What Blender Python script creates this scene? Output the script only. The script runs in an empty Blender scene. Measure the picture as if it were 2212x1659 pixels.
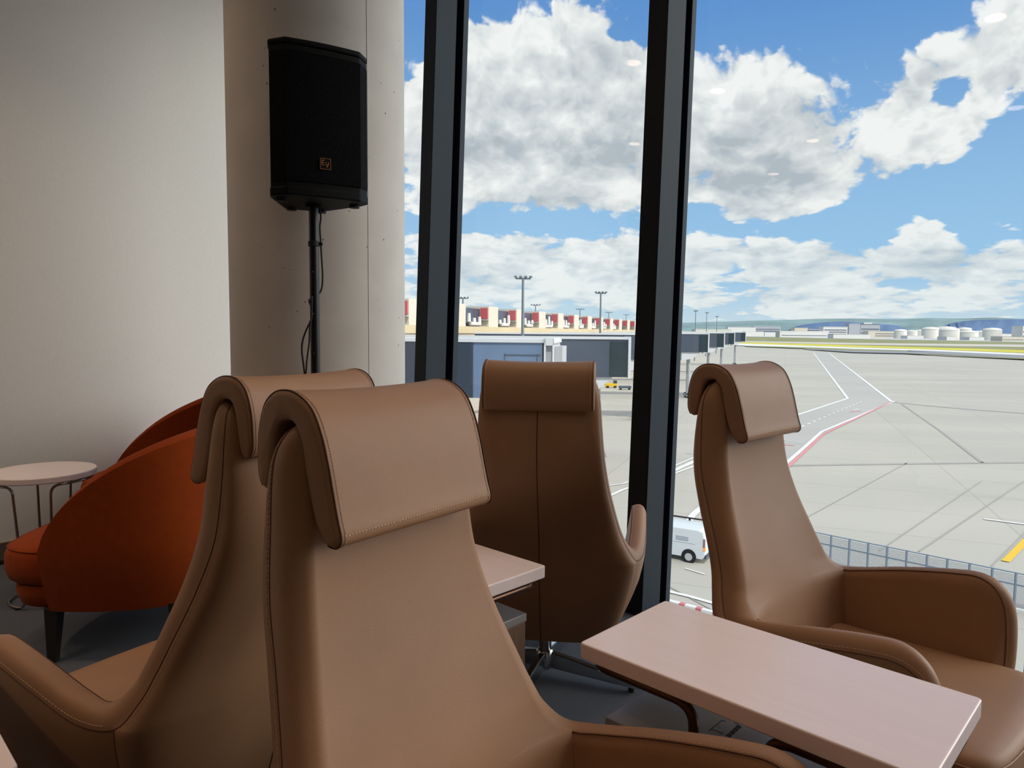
import bpy, bmesh, math, random
import numpy as np
from mathutils import Vector, Matrix
random.seed(7)
sc = bpy.context.scene
COL = sc.collection
R = math.radians

# ------------------------------------------------------------------ camera numbers
F, CX, CY = 1534.0, 1106.0, 829.5          # focal length and centre in pixels of a 2212x1659 frame
EYE, HOR, ROLL = 1.253, 715.8, 0.008       # eye height above the lounge floor, horizon row, roll
TH = math.atan((CY - HOR) / F)
G = -12.0                                   # apron level below the lounge floor

def ray(px, py):
    a, b = px - CX, py - CY
    u = (a * math.cos(ROLL) + b * math.sin(ROLL)) / F
    v = (-a * math.sin(ROLL) + b * math.cos(ROLL)) / F
    return Vector((u, math.cos(TH) - v * math.sin(TH), -(math.sin(TH) + v * math.cos(TH))))

def unz(px, py, z):                          # where a sight line meets a level plane
    d = ray(px, py); t = (z - EYE) / d.z
    return Vector((0, 0, EYE)) + t * d

def uny(px, py, y):                          # where a sight line reaches a distance y
    d = ray(px, py)
    return Vector((0, 0, EYE)) + (y / d.y) * d

# ------------------------------------------------------------------ materials
def lin(c):
    return tuple(((x / 255) / 12.92 if x / 255 <= .04045 else ((x / 255 + .055) / 1.055) ** 2.4) for x in c)

def mat(name, rgb, rough=.6, metal=0, spec=.5, var=0, vscale=8, bump=0, bscale=200, kind='noise', coord='Object', stretch=None, bdist=.002, sheen=0):
    m = bpy.data.materials.new(name); m.use_nodes = True
    nt = m.node_tree; N = nt.nodes; L = nt.links
    b = N['Principled BSDF']
    c = lin(rgb)
    b.inputs['Base Color'].default_value = (*c, 1)
    b.inputs['Roughness'].default_value = rough
    b.inputs['Metallic'].default_value = metal
    b.inputs['Specular IOR Level'].default_value = spec
    if sheen:
        b.inputs['Sheen Weight'].default_value = sheen
    tc = N.new('ShaderNodeTexCoord'); src = tc.outputs[coord]
    if stretch:
        mp = N.new('ShaderNodeMapping'); mp.inputs['Scale'].default_value = stretch
        L.new(src, mp.inputs['Vector']); src = mp.outputs['Vector']
    if var:
        n = N.new('ShaderNodeTexNoise'); n.inputs['Scale'].default_value = vscale; n.inputs['Detail'].default_value = 5
        L.new(src, n.inputs['Vector'])
        r = N.new('ShaderNodeMapRange'); r.inputs['From Min'].default_value = .3; r.inputs['From Max'].default_value = .7
        r.inputs['To Min'].default_value = 1 - var; r.inputs['To Max'].default_value = 1 + var
        L.new(n.outputs['Fac'], r.inputs['Value'])
        mx = N.new('ShaderNodeMix'); mx.data_type = 'RGBA'; mx.blend_type = 'MULTIPLY'; mx.inputs['Factor'].default_value = 1
        mx.inputs[6].default_value = (*c, 1)
        L.new(r.outputs['Result'], mx.inputs[7]); L.new(mx.outputs[2], b.inputs['Base Color'])
    if bump:
        if kind == 'voronoi':
            t = N.new('ShaderNodeTexVoronoi'); t.inputs['Scale'].default_value = bscale; out = t.outputs['Distance']
        else:
            t = N.new('ShaderNodeTexNoise'); t.inputs['Scale'].default_value = bscale; t.inputs['Detail'].default_value = 4; out = t.outputs['Fac']
        L.new(src, t.inputs['Vector'])
        bp = N.new('ShaderNodeBump'); bp.inputs['Strength'].default_value = bump; bp.inputs['Distance'].default_value = bdist
        L.new(out, bp.inputs['Height']); L.new(bp.outputs['Normal'], b.inputs['Normal'])
    return m

def emit(name, rgb, s):
    m = bpy.data.materials.new(name); m.use_nodes = True
    nt = m.node_tree; nt.nodes.clear()
    e = nt.nodes.new('ShaderNodeEmission'); e.inputs['Color'].default_value = (*lin(rgb), 1); e.inputs['Strength'].default_value = s
    o = nt.nodes.new('ShaderNodeOutputMaterial'); nt.links.new(e.outputs[0], o.inputs['Surface'])
    return m

def glass_mat():
    m = bpy.data.materials.new('window_glass'); m.use_nodes = True
    nt = m.node_tree; nt.nodes.clear(); N = nt.nodes; L = nt.links
    t = N.new('ShaderNodeBsdfTransparent'); t.inputs['Color'].default_value = (.985, .995, .992, 1)
    g = N.new('ShaderNodeBsdfGlossy'); g.inputs['Roughness'].default_value = 0.0
    geo = N.new('ShaderNodeNewGeometry')
    d = N.new('ShaderNodeVectorMath'); d.operation = 'DOT_PRODUCT'
    L.new(geo.outputs['Incoming'], d.inputs[0]); L.new(geo.outputs['Normal'], d.inputs[1])
    def mth(op, a, b=None):
        n = N.new('ShaderNodeMath'); n.operation = op
        for i, v in enumerate((a, b)):
            if v is None: continue
            if isinstance(v, (int, float)): n.inputs[i].default_value = v
            else: L.new(v, n.inputs[i])
        return n.outputs[0]
    a = mth('ABSOLUTE', d.outputs['Value'])
    p = mth('POWER', mth('SUBTRACT', 1.0, a), 5.0)
    f = mth('ADD', mth('MULTIPLY', p, .96), .03)
    mx = N.new('ShaderNodeMixShader'); L.new(f, mx.inputs[0]); L.new(t.outputs[0], mx.inputs[1]); L.new(g.outputs[0], mx.inputs[2])
    o = N.new('ShaderNodeOutputMaterial'); L.new(mx.outputs[0], o.inputs['Surface'])
    return m

M = {}
M['leather'] = mat('tan_leather', (149, 111, 81), .5, spec=.35, var=.05, vscale=6, bump=.3, bscale=800, kind='voronoi', bdist=.0008)
M['seam'] = mat('seam_groove', (78, 46, 32), .8)
M['thread'] = mat('thread', (196, 160, 132), .7)
M['chrome'] = mat('chrome', (200, 203, 206), .16, 1)
M['chrome_dark'] = mat('dark_steel', (150, 142, 136), .22, 1)
M['bronze'] = mat('bronze_tube', (92, 66, 50), .32, .75)
M['laminate'] = mat('pale_laminate', (238, 219, 216), .27, spec=.5, var=.02, vscale=3, stretch=(1, 14, 1))
M['slab'] = mat('grey_slab', (152, 149, 148), .28, spec=.5)
M['wood'] = mat('walnut_laminate', (126, 98, 78), .5, var=.12, vscale=5, stretch=(1, 14, 1.2))
M['print'] = mat('dark_print', (38, 36, 36), .6)
M['print_soft'] = mat('faint_print', (78, 75, 74), .6)
M['orange'] = mat('orange_felt', (134, 54, 12), .9, spec=.1, var=.06, vscale=30, bump=.2, bscale=900, sheen=.05)
M['darkwood'] = mat('dark_leg', (28, 24, 24), .5)
M['white_top'] = mat('white_top', (226, 212, 210), .4)
M['wall'] = mat('wall_fabric', (232, 229, 224), .9, spec=.1, var=.025, vscale=150, bump=.12, bscale=500, stretch=(1, 1, .35))
M['concrete_col'] = mat('column_concrete', (194, 189, 183), .75, spec=.25, var=.05, vscale=5, bump=.08, bscale=30, bdist=.004)
M['pock'] = mat('pock_mark', (120, 112, 106), .9)
M['carpet'] = mat('carpet', (98, 103, 112), 1, spec=.05, var=.22, vscale=260, bump=.8, bscale=700, bdist=.006)
M['ceiling'] = mat('ceiling_paint', (206, 200, 194), .9, spec=.1)
M['wallwarm'] = mat('lounge_wall', (178, 148, 128), .9, spec=.1)
M['frame_face'] = mat('mullion_face', (20, 21, 26), .6, spec=.2)
M['frame_lit'] = mat('mullion_side_lit', (40, 48, 56), .65, spec=.12, var=.04, vscale=4, stretch=(1, 1, .05))  # window light put into the colour, lighter than the unlit face
M['gasket'] = mat('gasket_black', (3, 3, 5), .8, spec=0)
M['speaker'] = mat('speaker_black', (5, 5, 7), .6, spec=.12, bump=.1, bscale=600)
M['grille'] = mat('speaker_grille', (3, 3, 4), .7, spec=.06, bump=.6, bscale=260, kind='voronoi', bdist=.004)
M['copper'] = mat('copper_badge', (150, 96, 66), .4, .7)
M['black'] = mat('black_metal', (20, 21, 23), .38, .3)
M['rubber'] = mat('black_rubber', (14, 14, 15), .7)
M['metalbase'] = mat('metal_baseboard', (160, 142, 130), .35, .8)
M['glass'] = glass_mat()
# outdoors: all base colours darkened by OUT to offset the extra sky light
OUT = .74
def mat_out(name, rgb, *a, **k):
    c = tuple(OUT * x for x in lin(rgb))
    d = tuple(255 * (1.055 * x ** (1 / 2.4) - .055 if x > .0031308 else 12.92 * x) for x in c)
    return mat(name, d, *a, **k)
M['cream'] = mat_out('cream_panel', (224, 214, 198), .8, var=.03, vscale=.4)
M['buff'] = mat_out('buff_band', (216, 198, 160), .8, var=.06, vscale=.15)
M['redpanel'] = mat_out('red_panel', (204, 90, 100), .7)
M['dkglass'] = mat_out('dark_glazing', (74, 86, 104), .25, spec=.6, var=.35, vscale=.5)
M['bridge'] = mat_out('bridge_cladding', (80, 90, 106), .4, spec=.5, var=.06, vscale=.3)
M['bridge_lt'] = mat_out('bridge_glass', (112, 136, 168), .22, spec=.6, var=.08, vscale=.4, stretch=(1, 1, 2))
M['bridge_dk'] = mat_out('bridge_dark', (56, 66, 82), .4, spec=.4)
M['bridgewin'] = mat_out('bridge_window', (34, 56, 64), .15, spec=.6, var=.3, vscale=.5)
M['trim'] = mat_out('white_trim', (226, 228, 230), .6)
M['tankwhite'] = mat_out('tank_paint', (240, 236, 224), .7)
M['bwhite'] = mat_out('building_white', (236, 234, 228), .8)
M['bcream'] = mat_out('building_cream', (226, 216, 196), .8)
M['bgrey'] = mat_out('building_grey', (186, 188, 192), .8)
M['bdark'] = mat_out('building_slate', (112, 120, 136), .8)
M['mastgrey'] = mat_out('mast_steel', (120, 134, 142), .5, .3)
M['vanwhite'] = mat_out('van_paint', (232, 238, 242), .3, spec=.5)
M['tyre'] = mat_out('tyre', (26, 27, 29), .8)
M['hub'] = mat_out('wheel_cover', (206, 210, 212), .4, .2)
M['lamp_orange'] = emit('indicator_lamp', (255, 150, 70), 1.3)
M['lamp_red'] = mat_out('tail_lamp', (150, 120, 118), .3)
M['textgrey'] = mat_out('van_lettering', (150, 162, 172), .6)
M['fence'] = mat_out('fence_steel', (142, 160, 180), .5, .2)
M['slat'] = mat_out('fence_slats', (186, 190, 194), .6)
M['kerbred'] = mat_out('kerb_red', (214, 120, 128), .8)
M['kerbwhite'] = mat_out('kerb_white', (236, 236, 232), .8)
M['yellowpaint'] = mat_out('yellow_paint', (240, 196, 50), .8)
M['whitepaint'] = mat_out('white_paint', (240, 240, 238), .8)
M['redpaint'] = mat_out('red_paint', (224, 150, 152), .8)
M['graypaint'] = mat_out('asphalt_lane', (186, 183, 177), .9, var=.05, vscale=.06)
M['joint'] = mat_out('joint_line', (168, 165, 158), .9)
M['tyremark'] = mat_out('tyre_mark', (172, 169, 162), .9, var=.05, vscale=.2)
M['grass'] = mat_out('airfield_grass', (138, 140, 92), 1, var=.22, vscale=.02)
M['rape'] = mat_out('yellow_flowers', (212, 200, 62), 1, var=.18, vscale=.02)
M['taxi'] = mat_out('taxiway_asphalt', (142, 144, 150), .9, var=.06, vscale=.01)
M['taxipale'] = mat_out('taxiway_pale', (206, 198, 186), .9, var=.05, vscale=.01)
M['yard'] = mat_out('far_yard', (196, 198, 200), .9, var=.2, vscale=.02)
M['hill'] = mat_out('hazy_hill_woods', (138, 160, 162), 1, spec=0, var=.28, vscale=.0016)  # distance haze mixed into the colour of the woods
M['hill_shaded'] = mat_out('hazy_hill_blue', (108, 130, 162), 1, spec=0, var=.12, vscale=.002)  # dark woods with haze and cloud shadow painted into the blue

def apron_mat():
    m = bpy.data.materials.new('apron_concrete'); m.use_nodes = True
    nt = m.node_tree; N = nt.nodes; L = nt.links; b = N['Principled BSDF']
    b.inputs['Roughness'].default_value = .9; b.inputs['Specular IOR Level'].default_value = .2
    tc = N.new('ShaderNodeTexCoord')
    mp = N.new('ShaderNodeMapping'); mp.inputs['Rotation'].default_value = (0, 0, R(21)); L.new(tc.outputs['Object'], mp.inputs['Vector'])
    br = N.new('ShaderNodeTexBrick'); br.inputs['Scale'].default_value = 1
    br.offset = 0; br.inputs['Brick Width'].default_value = 15; br.inputs['Row Height'].default_value = 7.5
    br.inputs['Mortar Size'].default_value = .045; br.inputs['Mortar Smooth'].default_value = .2
    br.inputs['Color1'].default_value = (*lin((172, 168, 158)), 1); br.inputs['Color2'].default_value = (*lin((168, 164, 155)), 1)
    br.inputs['Mortar'].default_value = (*lin((150, 146, 138)), 1)
    L.new(mp.outputs[0], br.inputs['Vector'])
    n1 = N.new('ShaderNodeTexNoise'); n1.inputs['Scale'].default_value = .05; n1.inputs['Detail'].default_value = 6
    mp2 = N.new('ShaderNodeMapping'); mp2.inputs['Scale'].default_value = (.35, 1.3, 1); mp2.inputs['Rotation'].default_value = (0, 0, R(-8))
    L.new(tc.outputs['Object'], mp2.inputs['Vector']); L.new(mp2.outputs[0], n1.inputs['Vector'])
    r = N.new('ShaderNodeMapRange'); r.inputs['From Min'].default_value = .3; r.inputs['From Max'].default_value = .7
    r.inputs['To Min'].default_value = .9; r.inputs['To Max'].default_value = 1.05
    L.new(n1.outputs['Fac'], r.inputs['Value'])
    mx = N.new('ShaderNodeMix'); mx.data_type = 'RGBA'; mx.blend_type = 'MULTIPLY'; mx.inputs['Factor'].default_value = 1
    L.new(br.outputs['Color'], mx.inputs[6]); L.new(r.outputs['Result'], mx.inputs[7]); L.new(mx.outputs[2], b.inputs['Base Color'])
    return m
M['apron'] = apron_mat()

# ------------------------------------------------------------------ mesh helpers
class MB:
    def __init__(s): s.v = []; s.f = []; s.mi = []
    def add(s, vs, fs, mi=0):
        o = len(s.v); s.v += [tuple(v) for v in vs]; s.f += [tuple(i + o for i in f) for f in fs]; s.mi += [mi] * len(fs)
    def box(s, x0, x1, y0, y1, z0, z1, mi=0, T=None):
        vs = [(x, y, z) for z in (z0, z1) for y in (y0, y1) for x in (x0, x1)]
        if T: vs = [T @ Vector(v) for v in vs]
        s.add(vs, [(0, 2, 3, 1), (4, 5, 7, 6), (0, 1, 5, 4), (2, 6, 7, 3), (0, 4, 6, 2), (1, 3, 7, 5)], mi)
    def prism(s, poly, z0, z1, mi=0, T=None):           # polygon in xy (counter-clockwise), extruded in z
        n = len(poly); vs = [(x, y, z0) for x, y in poly] + [(x, y, z1) for x, y in poly]
        if T: vs = [T @ Vector(v) for v in vs]
        s.add(vs, [tuple(range(n - 1, -1, -1)), tuple(range(n, 2 * n))] + [(i, (i + 1) % n, n + (i + 1) % n, n + i) for i in range(n)], mi)
    def rings(s, rings, close=True, cap0=True, cap1=True, mi=0):
        n = len(rings[0]); vs = [p for r in rings for p in r]; fs = []
        for k in range(len(rings) - 1):
            for i in range(n if close else n - 1):
                j = (i + 1) % n
                fs.append((k * n + i, k * n + j, (k + 1) * n + j, (k + 1) * n + i))
        if cap0: fs.append(tuple(range(n - 1, -1, -1)))
        if cap1: fs.append(tuple(range((len(rings) - 1) * n, len(rings) * n)))
        s.add(vs, fs, mi)
    def tube(s, pts, r, n=10, closed=False, mi=0):
        pts = [Vector(p) for p in pts]; m = len(pts); rs = []
        ref = Vector((0, 0, 1)); prev = None
        for i, p in enumerate(pts):
            a = pts[(i - 1) % m] if (closed or i > 0) else p
            b = pts[(i + 1) % m] if (closed or i < m - 1) else p
            t = (b - a).normalized()
            if prev is None:
                q = ref if abs(t.z) < .9 else Vector((1, 0, 0)); x = (q - t * q.dot(t)).normalized()
            else:
                x = (prev - t * prev.dot(t)); x = x.normalized() if x.length > 1e-6 else prev
            prev = x; y = t.cross(x)
            rr = r[i] if isinstance(r, (list, tuple)) else r
            rs.append([p + rr * (math.cos(2 * math.pi * k / n) * x + math.sin(2 * math.pi * k / n) * y) for k in range(n)])
        if closed: rs.append(rs[0])
        s.rings(rs, cap0=not closed, cap1=not closed, mi=mi)
    def cyl(s, c, r0, r1, z0, z1, n=24, mi=0):
        s.rings([[(c[0] + r * math.cos(2 * math.pi * k / n), c[1] + r * math.sin(2 * math.pi * k / n), z) for k in range(n)] for r, z in ((r0, z0), (r1, z1))], mi=mi)
    def lathe(s, c, prof, n=32, mi=0):
        s.rings([[(c[0] + r * math.cos(2 * math.pi * k / n), c[1] + r * math.sin(2 * math.pi * k / n), z) for k in range(n)] for r, z in prof], mi=mi)
    def grid(s, P, mi=0, flip=False):
        a, b = len(P), len(P[0]); vs = [p for r in P for p in r]; fs = []
        for i in range(a - 1):
            for j in range(b - 1):
                q = (i * b + j, i * b + j + 1, (i + 1) * b + j + 1, (i + 1) * b + j)
                fs.append(q[::-1] if flip else q)
        s.add(vs, fs, mi)
    def build(s, name, mats, parent=None, smooth=False, bevel=0, weld=0, recalc=True, segs=2, ang=35):
        me = bpy.data.meshes.new(name); me.from_pydata(s.v, [], s.f)
        if not isinstance(mats, (list, tuple)): mats = [mats]
        for m in mats: me.materials.append(M[m])
        for p, i in zip(me.polygons, s.mi): p.material_index = i
        if weld or recalc:
            bm = bmesh.new(); bm.from_mesh(me)
            if weld: bmesh.ops.remove_doubles(bm, verts=bm.verts, dist=weld)
            if recalc: bmesh.ops.recalc_face_normals(bm, faces=bm.faces)
            bm.to_mesh(me); bm.free()
        if smooth:
            for p in me.polygons: p.use_smooth = True
            if smooth != 'full': me.set_sharp_from_angle(angle=R(ang))
        o = bpy.data.objects.new(name, me); COL.objects.link(o)
        if parent: o.parent = parent
        if bevel:
            md = o.modifiers.new('bevel', 'BEVEL'); md.width = bevel; md.segments = segs; md.limit_method = 'ANGLE'; md.angle_limit = R(40)
        return o

def fillet(pts, r, n=6):                                # round the corners of a polyline
    pts = [Vector(p) for p in pts]; out = [pts[0]]
    for i in range(1, len(pts) - 1):
        a, b, c = pts[i - 1], pts[i], pts[i + 1]
        d1, d2 = (a - b), (c - b); k = min(r, d1.length * .49, d2.length * .49)
        p, q = b + d1.normalized() * k, b + d2.normalized() * k
        for j in range(n + 1):
            t = j / n; out.append((1 - t) ** 2 * p + 2 * t * (1 - t) * b + t * t * q)
    out.append(pts[-1]); return out

def empty(name, loc=(0, 0, 0), rz=0):
    o = bpy.data.objects.new(name, None); o.empty_display_size = .1; COL.objects.link(o)
    o.location = loc; o.rotation_euler = (0, 0, rz); return o
def tag(o, label, cat, group=None):
    o['label'] = label; o['category'] = cat
    if group: o['group'] = group
    return o
def struct(o): o['kind'] = 'structure'; return o
def copy_tree(o, parent=None):
    c = o.copy(); COL.objects.link(c); c.parent = parent
    for ch in list(o.children): copy_tree(ch, c)
    return c

def spline(P, n):                                       # Catmull-Rom through P, n samples per span
    P = [np.array(p, float) for p in P]; Q = [2 * P[0] - P[1]] + P + [2 * P[-1] - P[-2]]; out = []
    for i in range(1, len(Q) - 2):
        p0, p1, p2, p3 = Q[i - 1:i + 3]
        for k in range(n):
            t = k / n
            out.append(.5 * (2 * p1 + (p2 - p0) * t + (2 * p0 - 5 * p1 + 4 * p2 - p3) * t * t + (3 * p1 - p0 - 3 * p2 + p3) * t ** 3))
    out.append(P[-1]); return out

# ------------------------------------------------------------------ camera
cam = bpy.data.cameras.new('camera'); co = bpy.data.objects.new('camera', cam); COL.objects.link(co)
cam.sensor_fit = 'HORIZONTAL'; cam.sensor_width = 36; cam.lens = 36 * F / 2212
cam.clip_start = .05; cam.clip_end = 20000
co.matrix_world = Matrix.Translation((0, 0, EYE)) @ Matrix.Rotation(math.pi / 2 - TH, 4, 'X') @ Matrix.Rotation(ROLL, 4, 'Z')
sc.camera = co

# ================================================================== THE LOUNGE
# facade: a leaning glass wall; u runs along it, w points outdoors
LEAN = .042
U = Vector((math.sin(R(131)), math.cos(R(131)), 0)); W = Vector((-U.y, U.x, 0))
P2 = Vector((.72, 3.24, 0)); PITCH = 1.457; CEIL = 3.7
WA = Vector((.695, .719, 0))                            # direction of the left wall
W0 = Vector((-2.68, 3.71, 0))                           # a point at its foot
def fac(s, out=0, z=EYE): return P2 + U * s + W * (out + LEAN * (z - EYE)) + Vector((0, 0, z))
# corner of left wall and facade
def cross2(a, b): return a.x * b.y - a.y * b.x
tA = cross2(P2 - W0, U) / cross2(WA, U)
A = W0 + WA * tA
S0 = (A - P2).dot(U)                                    # facade coordinate of that corner
S1 = S0 + 9.0
B_ = P2 + U * S1
D_ = A - WA * 9.5
C_ = B_ - WA * 9.5
def xy(v): return (v.x, v.y)
ext = W * .35
mb = MB(); mb.prism([xy(D_ - U * .3), xy(C_), xy(B_ - W * .05), xy(A - W * .05 - U * .3)], -.3, 0)
struct(mb.build('floor', 'carpet'))
mb = MB(); mb.prism([xy(D_ - U * .3), xy(C_ + U * .3), xy(B_ + ext + U * .3), xy(A + ext - U * .3)], CEIL, CEIL + .4)
struct(mb.build('ceiling', 'ceiling'))
wl = MB(); nW = -U
wl.prism([xy(D_), xy(A + WA * .4), xy(A + WA * .4 + nW * .25), xy(D_ + nW * .25)], -.3, CEIL)
struct(wl.build('wall_left', 'wall'))
mb = MB(); mb.prism([xy(C_), xy(D_), xy(D_ - WA * .2), xy(C_ - WA * .2)], -.3, CEIL); struct(mb.build('wall_back', 'wallwarm'))
mb = MB(); mb.prism([xy(B_), xy(C_), xy(C_ + U * .2), xy(B_ + U * .2)], -.3, CEIL); struct(mb.build('wall_right', 'wallwarm'))
# metal skirting on the left wall: one long strip with a joint line, above a black shadow gap
bl = MB()
jt = (unz(20, 1215, 0) - W0).dot(WA)
for a, b in ((-9.4, jt - .002), (jt + .002, tA - .1)):
    p, q = W0 + WA * a, W0 + WA * b
    bl.prism([xy(p), xy(p - nW * .014), xy(q - nW * .014), xy(q)], .022, .115)
bs = struct(bl.build('baseboard_left', 'metalbase'))
g = MB(); p, q = W0 - WA * 9.4, W0 + WA * (tA - .1)
g.prism([xy(p), xy(p - nW * .017), xy(q - nW * .017), xy(q)], 0, .0215); g.build('shadow_gap', 'rubber', bs)

# mullions: inward box (unlit face, window side coloured as lit), black gasket, outer cap
def mullion(s, idx):
    t = empty('trim_%d' % idx); struct(t)
    def leanbox(nm, m, s0, s1, o0, o1):
        b = MB(); vs = [fac(s + a, o, z) for z in (-.3, CEIL + .02) for a, o in ((s0, o0), (s1, o0), (s1, o1), (s0, o1))]
        b.add(vs, [(3, 2, 1, 0), (4, 5, 6, 7), (0, 1, 5, 4), (1, 2, 6, 5), (2, 3, 7, 6), (3, 0, 4, 7)])
        return b.build(nm, m, t)
    leanbox('inner_post', 'frame_face', -.073, .016, -.186, -.007)
    leanbox('lit_side', 'frame_lit', .016, .021, -.184, -.03)
    leanbox('gasket', 'gasket', -.045, .020, -.03, .028)
    leanbox('outer_cap', 'frame_lit', -.028, .021, .028, .066)
    return t
S_M = [(-PITCH, 1), (0, 2), (PITCH, 3), (2 * PITCH, 4), (3 * PITCH, 5)]
for s, i in S_M: mullion(s, i)
edges = [S0 + .02] + [s for s, _ in S_M] + [S1]
for k in range(len(edges) - 1):
    b = MB(); s0, s1 = edges[k] + .0, edges[k + 1] - .0
    vs = [fac(a, o, z) for z in (-.25, CEIL) for a, o in ((s0, -.006), (s1, -.006), (s1, .006), (s0, .006))]
    b.add(vs, [(3, 2, 1, 0), (4, 5, 6, 7), (0, 1, 5, 4), (1, 2, 6, 5), (2, 3, 7, 6), (3, 0, 4, 7)])
    struct(b.build('window_%d' % (k + 1), 'glass'))
b = MB()
for z0, z1, o0, o1 in ((-.3, -.02, -.06, .08),):
    vs = [fac(a, o, z) for z in (z0, z1) for a, o in ((S0, o0), (S1, o0), (S1, o1), (S0, o1))]
    b.add(vs, [(3, 2, 1, 0), (4, 5, 6, 7), (0, 1, 5, 4), (1, 2, 6, 5), (2, 3, 7, 6), (3, 0, 4, 7)])
struct(b.build('trim_6', 'frame_face'))

# round concrete column
CC = Vector((-.94, 3.48, 0)); CRAD = .41
mb = MB(); n = 96
mb.rings([[(CC.x + CRAD * math.cos(2 * math.pi * k / n), CC.y + CRAD * math.sin(2 * math.pi * k / n), z) for k in range(n)] for z in (0, CEIL)])
colm = struct(mb.build('column', 'concrete_col', smooth=True))
def colpt(px, z, out=0):                                # a point on the column's skin seen along a pixel column
    d = ray(px, 700); d = Vector((d.x, d.y, 0)).normalized()
    bq = d.dot(CC); disc = bq * bq - CC.length_squared + CRAD ** 2
    h = d * (bq - math.sqrt(max(disc, 0))); nn = (h - CC).normalized()
    return Vector((h.x, h.y, z)) + nn * out
jl = MB(); jl.tube([colpt(797, 0, -.0015), colpt(797, CEIL, -.0015)], .0035, 6); jl.build('joint_line', 'concrete_col', colm)
pk = MB()
for _ in range(46):
    px = random.uniform(560, 868); z = random.uniform(1.1, 2.9)
    h = colpt(px, z); r = random.uniform(.0015, .0045)
    nn = Vector((h.x - CC.x, h.y - CC.y, 0)).normalized(); tt = Vector((-nn.y, nn.x, 0))
    pk.rings([[h + nn * .0006 + r * (math.cos(a) * tt + Vector((0, 0, math.sin(a) * random.uniform(1, 1.6)))) for a in [2 * math.pi * i / 7 for i in range(7)]],
              [h - nn * .003 + r * .5 * (math.cos(a) * tt + Vector((0, 0, math.sin(a)))) for a in [2 * math.pi * i / 7 for i in range(7)]]])
pk.build('pock_marks', 'pock', colm)['kind'] = 'stuff'

# recessed ceiling lamps, each a trim ring with a glowing lens; the light itself is a spot just below
lampspots = [(-1.98, 2.71, 1), (-3.91, 2.08, 0), (-2.31, 1.82, 1), (-1.89, -.82, 1), (-4.42, .14, 0), (-3.21, .35, 1), (.35, 1.2, .45), (1.9, .2, 1), (-.2, -1.6, 0), (1.6, -2.0, 0), (.55, 2.30, 1), (-.62, .55, .35)]
M['lens'] = emit('lamp_lens', (255, 222, 190), 7)
names = ['beside the column', 'over the round side table', 'over the orange chairs', 'left of the camera', 'nearest the left wall', 'above the left aisle', 'over the pale table', 'near the right windows', 'behind the camera', 'at the back of the lounge', 'over the chair turned to the window', 'over the back to back chairs']
LAMP_W = 46
for (x, y, near), nm in zip(lampspots, names):
    e = empty('ceiling_lamp', (x, y, CEIL)); tag(e, 'small round warm recessed ceiling lamp ' + nm, 'ceiling lamp', 'recessed ceiling lamps')
    b = MB(); b.lathe((0, 0), [(.082, 0), (.085, -.006), (.066, -.008), (.064, 0)], 32); b.build('trim_ring', 'trim', e, smooth=True)
    b = MB(); b.lathe((0, 0), [(.063, -.001), (.063, -.004)], 32); b.build('lens', 'lens', e)
    l = bpy.data.lights.new('lamp_light', 'SPOT'); l.energy = LAMP_W * (3.2 if x < -3 and y > 0 else near if 0 < near < 1 else 1); l.color = (1, .72, .49); l.spot_size = R(105); l.spot_blend = .8; l.shadow_soft_size = .06
    lo = bpy.data.objects.new('lamp_light', l); COL.objects.link(lo); lo.parent = e; lo.location = (0, 0, -.012)

# ================================================================== LOUNGE CHAIR
S1P = [(.146, -.026, 1.113), (.172, -.036, 1.095), (.187, -.046, 1.05), (.195, -.044, .95), (.205, -.034, .85), (.221, .002, .75), (.245, .046, .65), (.266, .074, .58), (.289, .092, .53), (.320, .128, .480),
       (.346, .22, .476), (.360, .36, .506), (.367, .49, .532), (.369, .56, .536), (.369, .606, .512), (.367, .630, .46), (.362, .637, .36), (.348, .633, .27), (.325, .620, .215)]
S2P = [(.130, .000, 1.112), (.152, .006, 1.095), (.166, .012, 1.05), (.175, .026, .95), (.183, .040, .85), (.199, .069, .75), (.221, .109, .65), (.240, .136, .58), (.259, .155, .535), (.287, .192, .503),
       (.297, .245, .511), (.306, .36, .538), (.311, .49, .561), (.313, .556, .564), (.313, .600, .534), (.311, .622, .47), (.304, .628, .36), (.296, .624, .285), (.286, .612, .235)]
NS = 7
s1 = spline(S1P, NS); s2 = spline(S2P, NS); JI = 9 * NS
def crown_amt(i):
    return np.interp(i, [0, JI - 10, JI + 8, JI + 30, len(s1) - 1], [.013, .015, .02, .021, .012])
def strip_pts(i, m=8):
    a, b = s2[i], s1[i]; ia, ib = max(i - 1, 0), min(i + 1, len(s1) - 1)
    T = ((s1[ib] + s2[ib]) - (s1[ia] + s2[ia])) / 2; Dv = b - a
    nn = np.cross(Dv, T); nn /= np.linalg.norm(nn)
    return [a + Dv * w + nn * crown_amt(i) * 4 * w * (1 - w) for w in np.linspace(0, 1, m + 1)]
def mir(p): return (-p[0], p[1], p[2])

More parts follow.
